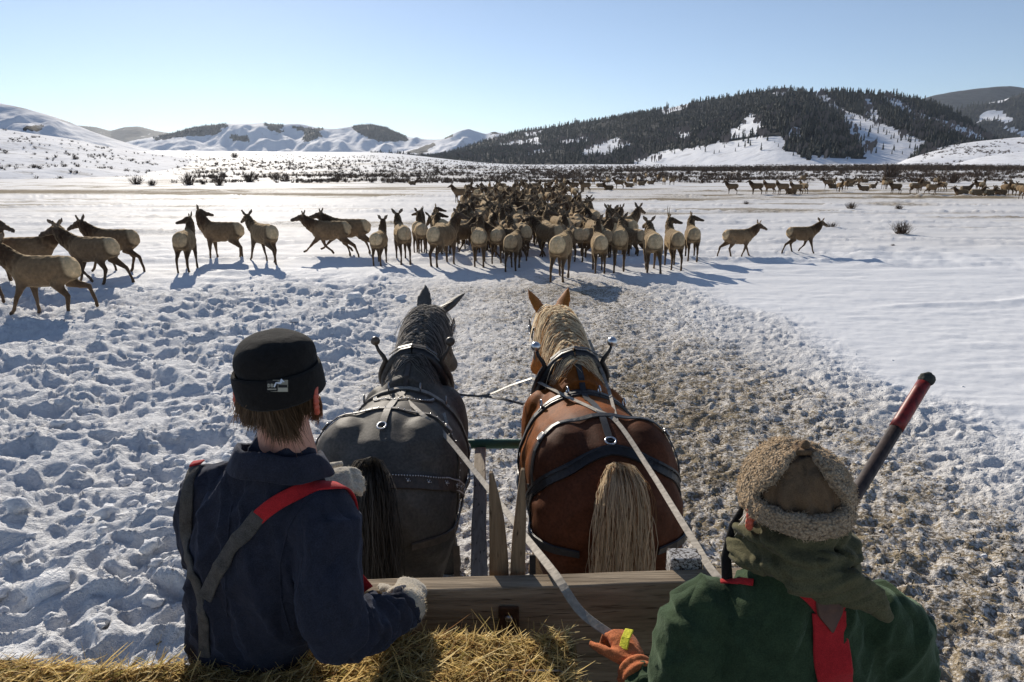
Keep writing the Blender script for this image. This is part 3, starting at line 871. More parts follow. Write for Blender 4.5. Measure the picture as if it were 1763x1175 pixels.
C_BODY = (.190, .126, .074); C_BACK = (.105, .067, .040); C_NECK = (.056, .033, .021); C_RUMP = (.58, .43, .26); C_LEG = (.085, .054, .034); C_LEG2 = (.12, .078, .050); C_MID = (.14, .095, .060); C_FACE = (.085, .06, .045); C_BELLY = (.10, .07, .05); C_EAR = (.17, .13, .095)
def elk_mesh(name, legs=((0, 0), (0, 0), (0, 0), (0, 0)), neck=50, neck_yaw=0, head_yaw=0, head_pitch=-18, lying=False, voxel=.022, fat=1.0):
    """cow elk facing +X. legs: fore left, fore right, hind left, hind right as (swing, fold) in degrees"""
    B = Body()
    dz = -.60 if lying else 0
    T = [(-.765, 1.10, .05, .08), (-.74, 1.09, .16, .185), (-.66, 1.08, .228, .26), (-.52, 1.07, .262, .295), (-.32, 1.05, .268, .315), (-.05, 1.01, .28, .35), (.2, 1.005, .275, .36), (.42, 1.02, .245, .355), (.58, 1.06, .185, .285), (.69, 1.08, .12, .18), (.74, 1.09, .05, .08)]
    B.loft([((x, 0, z + dz), a * fat, b, C_BODY) for x, z, a, b in T], 18)
    # withers
    B.loft([((.28, 0, 1.24 + dz), .10, .10, C_BACK), ((.45, 0, 1.27 + dz), .12, .13, C_BACK), ((.6, 0, 1.26 + dz), .10, .11, C_NECK)], 10)
    # neck and head
    q = R(neck); y0 = R(neck_yaw)
    d = Vector((math.cos(q) * math.cos(y0), math.cos(q) * math.sin(y0), math.sin(q)))
    n0 = Vector((.50, 0, 1.10 + dz)); d0 = Vector((math.cos(q * .7), 0, math.sin(q * .7)))
    n1 = n0 + d0 * .27; n2 = n1 + (d * .6 + d0 * .4).normalized() * .21; n3 = n2 + d * .17
    B.loft([(n0 - d0 * .1, .18, .27, C_BODY), (n0 + d0 * .10, .175, .275, C_NECK), (n1, .165, .25, C_NECK), (n2, .145, .205, C_NECK), (n3, .118, .15, C_NECK), (n3 + d * .06, .09, .10, C_NECK)], 14)
    hy = R(neck_yaw + head_yaw); hp = R(head_pitch)
    f = Vector((math.cos(hp) * math.cos(hy), math.cos(hp) * math.sin(hy), math.sin(hp)))
    sd = Vector((-math.sin(hy), math.cos(hy), 0)); u = f.cross(sd); u = u if u.z > 0 else -u
    h0 = n3 + Vector((0, 0, .035)); f = f * 1.08
    B.loft([(h0 - f * .09, .055, .065, C_NECK), (h0 - f * .02, .098, .115, C_FACE), (h0 + f * .09, .096, .115, C_FACE), (h0 + f * .21 - u * .01, .07, .086, C_FACE), (h0 + f * .34 - u * .018, .054, .064, C_FACE), (h0 + f * .43 - u * .022, .05, .054, (.08, .06, .05)), (h0 + f * .47 - u * .025, .03, .034, (.03, .025, .022))], 12, up=u)
    for s in (-1, 1):
        e0 = h0 - f * .03 + sd * s * .06 + u * .06
        ed = (sd * s * .62 + u * .75 - f * .22).normalized()
        side = ed.cross(f).normalized()
        B.loft([(e0, .036, .03, C_EAR), (e0 + ed * .09, .07, .026, C_EAR), (e0 + ed * .17, .062, .024, C_EAR), (e0 + ed * .255, .014, .016, C_NECK)], 10, up=f)
    def seg(pts, rs, cols):
        B.loft([(p, r_[0], r_[1], c) for p, r_, c in zip(pts, rs, cols)], 10, up=Vector((1, 0, 0)))
    for k, s in ((0, 1), (1, -1)):
        sw, fo = legs[k]
        a = R(sw); sh = Vector((.44, s * .14, 1.0 + dz))
        if lying:
            seg([sh, sh + Vector((.02, s * .06, -.22)), sh + Vector((.22, s * .08, -.32)), sh + Vector((-.02, s * .1, -.37)), sh + Vector((-.1, s * .1, -.37))], [(.09, .13), (.07, .08), (.045, .05), (.03, .03), (.03, .03)], [C_BODY, C_LEG, C_LEG, C_LEG, C_LEG]); continue
        el = sh + Vector((-.03, s * .02, -.28)) + Vector((math.sin(a) * .10, 0, 0))
        kn = el + Vector((math.sin(a + .04), 0, -math.cos(a))) * .31
        b = a - R(fo)
        fe = kn + Vector((math.sin(b), 0, -math.cos(b))) * .30
        ho = fe + Vector((math.sin(b + .35), 0, -math.cos(b + .35))) * .12
        seg([sh, el, (el + kn) / 2, kn, (kn + fe) / 2, fe, ho, ho + Vector((.02, 0, -.012))], [(.09, .16), (.08, .115), (.062, .078), (.047, .053), (.034, .039), (.039, .043), (.036, .048), (.03, .04)], [C_BODY, C_MID, C_LEG, C_LEG, C_LEG2, C_LEG2, (.04, .03, .025), (.03, .025, .02)])
    for k, s in ((2, 1), (3, -1)):
        sw, fo = legs[k][:2]; lift = legs[k][2] if len(legs[k]) > 2 else 0
        a = R(sw); hip = Vector((-.50, s * .125, 1.06 + dz))
        if lying:
            seg([hip, hip + Vector((.18, s * .14, -.25)), hip + Vector((.3, s * .16, -.4)), hip + Vector((0, s * .2, -.44)), hip + Vector((.22, s * .2, -.44))], [(.13, .19), (.12, .17), (.06, .07), (.035, .04), (.03, .03)], [C_BODY, C_BODY, C_LEG, C_LEG, C_LEG]); continue
        st = hip + Vector((.13 + math.sin(a) * .22, s * .03, -.34))
        hk = st + Vector((-.25 + math.sin(a) * .30 - math.sin(R(fo)) * .12, -s * .0, -.25 + abs(math.sin(R(fo))) * .10 + lift))
        b = a * .6 - R(fo) + .06
        fe = hk + Vector((math.sin(b) , 0, -math.cos(b))) * .36
        ho = fe + Vector((math.sin(b + .3), 0, -math.cos(b + .3))) * .12
        seg([hip, (hip + st) / 2 + Vector((-.03, 0, 0)), st, (st + hk) / 2, hk, (hk + fe) / 2, fe, ho, ho + Vector((.02, 0, -.012))], [(.13, .20), (.13, .20), (.105, .16), (.064, .09), (.049, .064), (.035, .043), (.039, .043), (.04, .05), (.03, .04)], [C_BODY, C_BODY, C_MID, C_LEG, C_LEG2, C_LEG2, C_LEG2, (.04, .03, .025), (.03, .025, .02)])
    # short tail
    B.loft([((-.73, 0, 1.22 + dz), .035, .03, C_RUMP), ((-.79, 0, 1.16 + dz), .032, .028, C_RUMP), ((-.80, 0, 1.07 + dz), .018, .018, C_RUMP)], 8, up=Vector((1, 0, 0)))
    def paint(co, C):
        x, y, z = co[:, 0], co[:, 1], co[:, 2] - dz
        body = (z > .62) & (x < .5)
        # darker back line and belly
        k = (sstep(1.24, 1.36, z) * sstep(.75, .3, x))[:, None] * .6; C = C * (1 - k) + np.array(C_BACK) * k
        k = (sstep(.80, .70, z) * sstep(-.45, -.3, x) * sstep(.6, .4, x))[:, None] * .8; C = C * (1 - k) + np.array(C_BELLY) * k
        # cream rump patch with a dark lower rim
        e = ((z - 1.13) / .26) ** 2 + (y / .31) ** 2
        lim = -.56 - .10 * np.clip((1.25 - z) / .3, -.3, 1.2) + .03 * pn3(x * 14, y * 14, z * 14, 9)
        r = sstep(1.12, .88, e) * sstep(.05, -.02, x - lim) * (z > .62)
        dark = sstep(1.75, 1.1, e) * sstep(.10, .0, x - lim - .03) * (.45 + .55 * sstep(1.15, .98, z)) * (1 - r) * (z > .6) * sstep(1.40, 1.25, z)
        C = C * (1 - dark[:, None] * .85) + np.array((.05, .035, .026)) * dark[:, None] * .85
        C = C * (1 - r[:, None]) + np.array(C_RUMP) * r[:, None]
        # dark cleft below the tail
        cl = np.exp(-(y / .018) ** 2) * r * sstep(1.12, .95, z)
        C = C * (1 - .5 * cl[:, None])
        # dark inside of the haunches
        k = (sstep(.80, .62, z) * (x < -.3))[:, None] * .7
        C = C * (1 - k) + np.array(C_LEG) * k
        return C
    me = B.fuse(name, voxel, 3, paint, 4)
    top = n3
    def shag(co, no):
        nk = sstep(.42, .62, co[:, 0]) * sstep(.95, 1.1, co[:, 2] - dz) * sstep(.30, .16, np.abs(co[:, 1] - (top.y * np.clip((co[:, 0] - .5) / max(.05, top.x - .5), 0, 1))))
        f_ = pn3(co[:, 0] * 22, co[:, 1] * 30, co[:, 2] * 11, 3)
        return .010 * pn3(co[:, 0] * 12, co[:, 1] * 12, co[:, 2] * 9, 6) + nk * .022 * f_
    displace(me, shag)
    me.materials.append(M_ELK)
    return me
ELK = {
    'stand': elk_mesh('elk_stand', ((3, 0), (-4, 0), (2, 0), (-6, 0)), 58, 0, 0, -20),
    'stand_left': elk_mesh('elk_stand_left', ((0, 0), (5, 0), (-4, 0), (6, 0)), 62, 15, 75, -12),
    'stand_right': elk_mesh('elk_stand_right', ((4, 0), (-3, 0), (5, 0), (-5, 0)), 62, -15, -75, -12),
    'look_back': elk_mesh('elk_look_back', ((4, 0), (-5, 0), (-10, 0), (8, 0)), 72, -20, -130, -12),
    'walk': elk_mesh('elk_walk', ((22, 0), (-16, 8), (-20, 8, .03), (18, 0)), 46, 0, 0, -22),
    'walk_other': elk_mesh('elk_walk_other', ((-18, 30), (16, 0), (20, 0), (-22, 14)), 48, 8, 10, -16),
    'stride': elk_mesh('elk_stride', ((26, 4), (-4, 0), (8, 0), (-26, 6, .16)), 55, 0, -8, -18),
    'run': elk_mesh('elk_run', ((48, 4), (-20, 34), (-34, 6), (14, 30)), 40, 0, 0, -12),
    'alert': elk_mesh('elk_alert', ((2, 0), (-3, 0), (6, 0), (-3, 0)), 74, 0, 0, -26, fat=1.06),
    'low': elk_mesh('elk_low', ((8, 0), (-10, 4), (-8, 4), (9, 0)), 18, 10, 8, -40),
    'lying': elk_mesh('elk_lying', neck=60, head_pitch=-14, lying=True),
    'lying_turned': elk_mesh('elk_lying_turned', neck=62, neck_yaw=25, head_yaw=60, head_pitch=-14, lying=True),
}
def elk(px, py, heading, pose, label, scale=1.0, group='elk in the herd', sink=.04, at_pt=None):
    p = at_pt if at_pt is not None else ground_pt(px, py)
    o = bpy.data.objects.new('elk', ELK[pose]); COL.objects.link(o)
    z = float(ground_h(np.array([p.x]), np.array([p.y]))[0]) if p.y < 40 else p.z
    o.location = (p.x, p.y, z - sink); o.rotation_euler = (0, 0, R(heading)); q_ = random.Random(int(p.x * 1000) + int(p.y * 77)); o.scale = (scale * q_.uniform(.94, 1.04), scale * q_.uniform(.92, 1.10), scale)
    tag(o, label, 'elk', group)
    return o
G1 = 'elk trotting off to the left'
NEAR = [
    (88, 537, 183, 'stride', 'nearest elk at the left, striding left with a raised hind leg', 1.0, G1),
    (-42, 520, 175, 'walk', 'elk cut off by the left edge, only its pale rump in view', 1.0, G1),
    (168, 487, 172, 'walk_other', 'elk walking left just behind the nearest one', 1.0, G1),
    (55, 482, 12, 'stand_left', 'elk behind the nearest left ones, facing right with neck up', .95, G1),
    (205, 468, 178, 'walk', 'elk at the back of the left group, head held left', 1.0, G1),
    (-40, 490, 10, 'alert', 'elk at the left edge of which only the face shows', 1.0, G1),
    (325, 466, 100, 'stand_left', 'elk seen from behind, its head turned left, right of the left group', .95, G1),
    (388, 446, 176, 'look_back', 'elk facing left that looks back over its shoulder to the right', 1.0, G1),
    (458, 453, 138, 'walk', 'elk walking away to the left, between the looking-back one and the runners', .98, G1),
    (572, 441, 181, 'run', 'elk running left with forelegs stretched, in front of a second runner', 1.0, G1),
    (604, 439, 176, 'run', 'second running elk, half hidden behind the first runner', 1.0, G1),
    (655, 454, 88, 'alert', 'small elk seen from behind, right of the two runners', .85, G1),
    (694, 452, 108, 'stand', 'elk walking away left of the herd, dark neck up', .95, 'elk at the near edge of the herd'),
    (764, 457, 62, 'stand_right', 'broad elk turned right at the left end of the herd', 1.0, 'elk at the near edge of the herd'),
    (826, 455, 90, 'alert', 'elk seen squarely from behind at the left of the near row', .92, 'elk at the near edge of the herd'),
    (858, 452, 84, 'low', 'smaller elk from behind, head down, second in the near row', .85, 'elk at the near edge of the herd'),
    (884, 463, 80, 'low', 'elk with a round pale rump, third in the near row', .88, 'elk at the near edge of the herd'),
    (966, 480, 74, 'low', 'nearest elk of the herd, walking off with its rump to the camera', 1.0, 'elk at the near edge of the herd'),
    (1030, 467, 88, 'alert', 'elk from behind, right of the nearest one of the herd', .92, 'elk at the near edge of the herd'),
    (1066, 464, 80, 'walk', 'tall elk from behind with two heads showing above it', 1.0, 'elk at the near edge of the herd'),
    (1121, 467, 86, 'walk_other', 'elk from behind, second before the spike-antlered one', .95, 'elk at the near edge of the herd'),
    (1157, 462, 90, 'stand_right', 'young bull with spike antlers, rump to the camera, head turned right', .92, 'elk at the near edge of the herd'),
    (1189, 449, 82, 'stand_right', 'slim elk at the right end of the herd, looking right', .85, 'elk at the near edge of the herd'),
    (1268, 441, 4, 'walk', 'elk walking right, next to the right end of the herd', .78, 'elk walking off to the right'),
    (1376, 438, 2, 'walk_other', 'rightmost walking elk, alone on the smooth snow', .74, 'elk walking off to the right'),
]
bull = None
for (px, py, hd, pose, lab, sc_, grp) in NEAR:
    o = elk(px, py, hd, pose, lab, sc_, grp)
    if 'spike antlers' in lab: bull = o
# the herd itself, packed row behind row
g = np.random.default_rng(77)
ORD = ['first', 'second', 'third', 'fourth', 'fifth', 'sixth', 'seventh', 'eighth', 'ninth', 'tenth', 'eleventh', 'twelfth', 'thirteenth', 'fourteenth', 'fifteenth', 'sixteenth', 'seventeenth', 'eighteenth', 'nineteenth', 'twentieth'] + ['%dth' % i for i in range(21, 60)]
def facing(hd):
    hd = hd % 360
    return 'facing away' if 45 <= hd < 135 else 'facing left' if hd < 225 and hd >= 135 else 'facing the camera' if hd < 315 and hd >= 225 else 'facing right'
rows = [(446, 840, 1110, 7, 1.0), (438, 700, 1100, 11, 1.0), (430, 705, 1085, 11, 1.0), (421, 735, 1060, 10, 1.0), (413, 780, 1045, 9, 1.0), (405, 790, 1030, 9, 1.0), (397, 790, 1010, 9, 1.0), (389, 800, 1000, 9, 1.0), (381, 800, 995, 9, .98),
        (373, 800, 985, 9, .98), (365, 795, 980, 9, .98), (357, 800, 975, 9, .98), (349, 800, 975, 9, .97), (342, 810, 1000, 10, .97), (336, 825, 985, 9, .97), (330, 840, 1010, 9, .97)]
n_h = 0
for row, (py, x0, x1, n, sc_) in enumerate(rows):
    for k in range(n):
        px = x0 + (x1 - x0) * (k + .5) / n + g.uniform(-.35, .35) * (x1 - x0) / n
        py2 = py + g.uniform(-4, 4)
        front = py > 400
        hd = g.normal(90, 24) if front else (g.normal(90, 30) if g.random() < .5 else g.choice([0, 180, 270]) + g.normal(0, 22))
        pose = g.choice(['alert', 'stand', 'walk', 'low', 'stand_left', 'stand_right', 'walk_other'] if front else ['alert', 'alert', 'stand', 'stand_left', 'stand_right', 'walk', 'low'])
        where = 'middle of the near half of the packed herd' if front else 'far half of the packed herd'
        elk(px, py2, hd, str(pose), 'elk %s, %s from the left in the %s row of the packed herd' % (facing(hd), ORD[k], ORD[row + 1]), sc_ * g.uniform(.84, 1.0), 'elk in the ' + where)
        n_h += 1
FAR = [
    (710, 319, 5, 'lying', 'lone elk lying on the snow left of the herd', 1.0, 'L'), (793, 349, 165, 'stand', 'elk standing at the far left corner of the herd, facing left', 1.0, 'C'), (806, 336, 60, 'stand', 'elk standing just behind the one at the far left corner of the herd', .95, 'C'),
    (995, 376, 268, 'stand', 'elk facing the camera right of the packed herd', 1.0, 'C'),
    (958, 324, 270, 'alert', '', 1, 'M'), (972, 322, 90, 'stand', '', 1, 'M'), (988, 330, 182, 'stand', '', 1, 'M'), (1008, 332, 182, 'stand_left', '', 1, 'M'), (1022, 318, 270, 'alert', '', 1, 'M'), (1033, 323, 0, 'lying', '', 1, 'M'), (1048, 328, 200, 'lying', '', 1, 'M'), (1046, 318, 95, 'stand', '', 1, 'M'),
    (1066, 325, 178, 'stand', '', 1, 'M'), (1081, 318, 270, 'alert', '', 1, 'M'), (1093, 321, 270, 'alert', '', 1, 'M'), (1084, 323, 180, 'lying_turned', '', 1, 'M'), (1112, 308, 90, 'alert', '', 1, 'M'), (1104, 320, 0, 'lying', '', 1, 'M'), (1120, 318, 0, 'lying_turned', '', 1, 'M'), (1133, 311, 270, 'alert', '', 1, 'M'), (1143, 319, 90, 'stand', '', 1, 'M'), (1157, 319, 30, 'stand', '', 1, 'M'),
    (1260, 335, 178, 'stand', 'elk standing apart at the left of the right-hand group, facing left', 1, 'R'), (1302, 335, 182, 'stand', '', 1, 'R'), (1325, 334, 178, 'stand_left', '', 1, 'R'), (1347, 336, 184, 'stand_left', '', 1, 'R'), (1362, 335, 200, 'lying', '', 1, 'R'), (1371, 336, 176, 'stand_left', '', 1, 'R'), (1383, 334, 100, 'stand', '', 1, 'R'), (1382, 314, 20, 'stand', 'single elk standing behind the right-hand group', 1, 'R'),
    (1425, 325, 170, 'stand', '', 1, 'F'), (1434, 322, 40, 'stand', '', 1, 'F'), (1445, 331, 270, 'alert', '', 1, 'F'), (1434, 325, 180, 'lying', '', 1, 'F'), (1455, 327, 265, 'alert', '', 1, 'F'), (1464, 321, 10, 'stand', '', 1, 'F'), (1462, 322, 0, 'lying', '', 1, 'F'), (1476, 320, 20, 'stand', '', 1, 'F'), (1489, 315, 180, 'lying', '', 1, 'F'), (1487, 330, 180, 'lying', '', 1, 'F'), (1502, 325, 20, 'lying', '', 1, 'F'),
    (1521, 326, 80, 'alert', '', 1, 'F'), (1529, 326, 200, 'stand', '', 1, 'F'), (1541, 334, 178, 'stand_left', '', 1, 'F'), (1574, 334, 10, 'alert', '', 1, 'F'), (1590, 330, 180, 'stand', '', 1, 'F'), (1603, 336, 0, 'walk', '', 1, 'F'), (1611, 320, 40, 'stand', '', 1, 'F'), (1621, 330, 100, 'stand', '', 1, 'F'),
    (1655, 338, 180, 'lying', '', 1, 'F'), (1662, 330, 0, 'lying', '', 1, 'F'), (1680, 338, 0, 'lying', '', 1, 'F'), (1685, 329, 180, 'alert', '', 1, 'F'), (1690, 330, 40, 'alert', '', 1, 'F'), (1702, 338, 10, 'lying', '', 1, 'F'), (1722, 337, 180, 'lying_turned', '', 1, 'F'), (1729, 336, 270, 'alert', '', 1, 'F'), (1738, 336, 100, 'stand', '', 1, 'F'), (1749, 334, 160, 'alert', '', 1, 'F'), (1754, 338, 80, 'stand', '', 1, 'F'), (1763, 343, 270, 'alert', '', 1, 'F'),
]
GN = {'L': 'elk left of the herd', 'C': 'elk at the far corners of the herd', 'M': 'elk in the far line behind the herd', 'R': 'elk in the small group right of the herd', 'F': 'elk scattered at the far right'}
LB = {'M': '%s elk %s, %s from the left in the far line behind the herd', 'R': '%s elk %s, %s from the left in the small close group', 'F': '%s elk %s, %s from the left among those at the far right'}
rank = {gk: sorted(f_[0] for f_ in FAR if f_[6] == gk) for gk in 'LCMRF'}
for (px, py, hd, pose, lab, sc_, gk) in FAR:
    st = 'lying' if 'lying' in pose else 'standing'
    elk(px, py, hd, pose, lab or LB[gk] % (st, facing(hd), ORD[rank[gk].index(px)]), sc_ * random.uniform(.92, 1.03), GN[gk], .02)
# spike antlers of the young bull
for s in (-1, 1):
    mb = MB(); h = Vector((.885, -.045, 1.72))
    mb.tube([h + Vector((s * .045, 0, -.03)), h + Vector((s * .09, .05, .12)), h + Vector((s * .15, .09, .28)), h + Vector((s * .17, .06, .44))], [.018, .015, .012, .004], 6)
    mb.tube([h + Vector((s * .07, .03, .06)), h + Vector((s * .09, -.06, .14))], [.011, .003], 5)
    mb.build('antler', M_ANTLER, bull, True)

# ================================================================== HORSES AND HARNESS
def hair_mat(name, sheen=.3, tint=(1, .85, .6), rough=.5, spec=.35):
    m = Mat(name, (.4, .3, .2), rough, spec, 0, sheen, tint)
    m.base(m.attr('coat', 'Color'))
    m.backlit(.45)
    return m.m
M_GREY = fur_material('grey_horse_coat', .02, 60, (.9, .85, .8), .12, .14, .6)
M_CHEST = fur_material('chestnut_horse_coat', .02, 60, (1, .6, .3), .05, .14, .6)
M_HAIR = hair_mat('horse_hair', .12)
def leather(name, c, rough=.45):
    m = Mat(name, c, rough, .45)
    co = m.coord('Object')
    m.base(m.ramp(m.noise(co, 40, 4), [(.3, tuple(x * .7 for x in c)), (.7, tuple(x * 1.5 for x in c))]))
    m.bump(m.noise(co, 160, 3), .25, .003)
    return m.m
M_BLACK_L = leather('black_leather', (.018, .017, .018))
M_BROWN_L = leather('worn_brown_leather', (.055, .042, .032), .5)
M_REIN = leather('pale_worn_rein', (.30, .27, .23), .7)
M_REIN.node_tree.nodes['Principled BSDF'].inputs['Specular IOR Level'].default_value = .12
M_STEEL = Mat('steel', (.62, .62, .63), .28, .5, 1.0).m
M_STEEL_D = Mat('dull_steel', (.34, .33, .32), .42, .5, 1.0).m

def strands(name, roots, mat, parent, n_seg=8, w=.004, seed=0):
    """roots: list of (polyline points, colour); each becomes a tapering blade of hair"""
    V = []; F = []; C = []
    for pts, col in roots:
        m = len(pts); b = len(V)
        for i, p in enumerate(pts):
            t = pts[min(i + 1, m - 1)] - pts[max(i - 1, 0)]
            s = t.cross(Vector((0.3, 1, .2))); s = s.normalized() if s.length > 1e-6 else Vector((1, 0, 0))
            k = w * (1 - .75 * (i / (m - 1)) ** 2)
            V += [p - s * k, p + s * k]; C += [col, col]
        F += [(b + 2 * i, b + 2 * i + 1, b + 2 * i + 3, b + 2 * i + 2) for i in range(m - 1)]
    me = mesh_np(name, np.array([v[:] for v in V]), np.array(F))
    set_attr(me, 'coat', np.array(C))
    return obj(name, me, mat, parent)

def horse_mesh(name, C, Cleg, neck_yaw, head_yaw, head_pitch, paint, ear=((.35, 0), (.35, 0)), neck_rise=0):
    B = Body()
    T = [(-.80, 1.05, .13, .17), (-.77, 1.06, .26, .29), (-.70, 1.09, .35, .37), (-.58, 1.13, .415, .425), (-.42, 1.19, .445, .465), (-.24, 1.225, .45, .495), (-.05, 1.20, .45, .48), (.12, 1.16, .465, .49), (.4, 1.16, .43, .49), (.62, 1.22, .36, .49), (.8, 1.26, .29, .42), (.95, 1.27, .19, .27), (1.01, 1.27, .08, .12)]
    B.loft([((0, y, z), a, b, C) for y, z, a, b in T], 26)
    for s in (-1, 1):
        B.ball((s * .215, -.33, 1.36), (.235, .33, .33), C)
        B.ball((s * .21, -.56, 1.12), (.235, .22, .40), C)
        # hind leg
        B.loft([((s * .23, -.48, 1.25), .22, .28, C), ((s * .25, -.53, 1.0), .19, .26, C), ((s * .25, -.54, .80), .13, .19, C), ((s * .24, -.70, .62), .085, .12, C), ((s * .24, -.76, .52), .075, .10, C), ((s * .24, -.74, .36), .058, .065, C), ((s * .24, -.70, .2), .07, .08, Cleg), ((s * .24, -.66, .1), .09, .10, Cleg), ((s * .24, -.64, .01), .10, .115, (.03, .027, .025))], 14, up=Vector((0, 1, 0)))
        B.loft([((s * .24, .66, 1.25), .16, .26, C), ((s * .26, .64, .98), .15, .20, C), ((s * .25, .64, .78), .105, .13, C), ((s * .24, .66, .56), .08, .09, C), ((s * .24, .65, .38), .058, .062, C), ((s * .24, .66, .2), .07, .08, Cleg), ((s * .24, .69, .1), .09, .10, Cleg), ((s * .24, .71, .01), .10, .115, (.03, .027, .025))], 14, up=Vector((0, 1, 0)))
        B.ball((s * .24, .66, 1.25), (.17, .22, .32), C)
    yw = R(neck_yaw)
    def rot(y, z, k):
        a = yw * k; r = y - .6
        return Vector((-math.sin(a) * r, .6 + math.cos(a) * r, z))
    nr = neck_rise
    N = [(.50, 1.38, .24, .36, 0), (.72, 1.46, .215, .36, .3), (.95, 1.58 + nr * .3, .175, .29, .6), (1.17, 1.71 + nr * .6, .145, .225, .85), (1.36, 1.83 + nr, .12, .165, 1), (1.47, 1.89 + nr, .095, .11, 1)]
    B.loft([(rot(y, z, k), a, b, C) for y, z, a, b, k in N], 18)
    poll = rot(1.44, 1.885 + nr, 1)
    hy = yw + R(head_yaw); hp = R(head_pitch)
    f = Vector((-math.sin(hy) * math.cos(hp), math.cos(hy) * math.cos(hp), math.sin(hp)))
    sd = Vector((math.cos(hy), math.sin(hy), 0)); u = sd.cross(f); u = u if u.z > 0 else -u
    B.loft([(poll - f * .08, .07, .07, C), (poll + f * .02, .115, .125, C), (poll + f * .16 - u * .03, .13, .165, C), (poll + f * .30 - u * .04, .115, .15, C), (poll + f * .44 - u * .03, .082, .105, C), (poll + f * .58 - u * .02, .072, .085, C), (poll + f * .68 - u * .02, .078, .08, C), (poll + f * .73 - u * .02, .05, .05, (.05, .04, .035))], 16, up=u)
    ears = []
    for s, (sp, tw) in zip((-1, 1), ear):
        e0 = poll + f * .0 + sd * s * .075 + u * .085
        ed = (sd * s * sp + u * .9 - f * .05).normalized()
        fr = (f + sd * s * (.5 + tw)).normalized()
        B.loft([(e0 - ed * .03, .045, .036, C), (e0 + ed * .06, .072, .028, C), (e0 + ed * .14, .066, .024, C), (e0 + ed * .22, .040, .018, C), (e0 + ed * .29, .009, .011, C)], 10, up=fr)
    me = B.fuse(name, .017, 4, paint)
    return me, poll, f, sd, u, rot

def surf(bvh, start, target, off=.004):
    s = Vector(start); t = Vector(target)
    h = bvh.ray_cast(s, (t - s).normalized(), 5.0)
    if h[0] is None: return t, (s - t).normalized()
    return h[0] + h[1] * off, h[1]
def drape(bvh, S, T, off=.004, smooth=2):
    P = []; N = []
    for a, b in zip(S, T):
        p, n = surf(bvh, a, b, off); P.append(p); N.append(n)
    for _ in range(smooth):
        Q = [p.copy() for p in P]
        for i in range(1, len(P) - 1):
            m = (P[i - 1] + P[i + 1]) / 2
            # a strap under tension bridges hollows but never sinks in
            d = (m - P[i])
            if d.dot(N[i]) > 0: Q[i] = P[i] + d * .6
            N[i] = (N[i - 1] + N[i] * 2 + N[i + 1]).normalized()
        P = Q
    return P, N
def over_back(bvh, y, a0, a1, n=30, zc=1.15, slant=0.0, off=.004):
    S, T = [], []
    for k in range(n):
        a = R(a0 + (a1 - a0) * k / (n - 1))
        yy = y - slant * (1 - math.cos(a)) if not callable(slant) else y + slant(a)
        S.append((1.4 * math.sin(a), yy, zc + 1.4 * math.cos(a))); T.append((0, yy, zc))
    return drape(bvh, S, T, off)
def around_rump(bvh, zf, a0, a1, n=44, yc=-.25, off=.006):
    S, T = [], []
    for k in range(n):
        a = R(a0 + (a1 - a0) * k / (n - 1)); z = zf(a)
        S.append((1.6 * math.sin(a), yc - 1.6 * math.cos(a), z)); T.append((0, yc, z - .03))
    return drape(bvh, S, T, off)

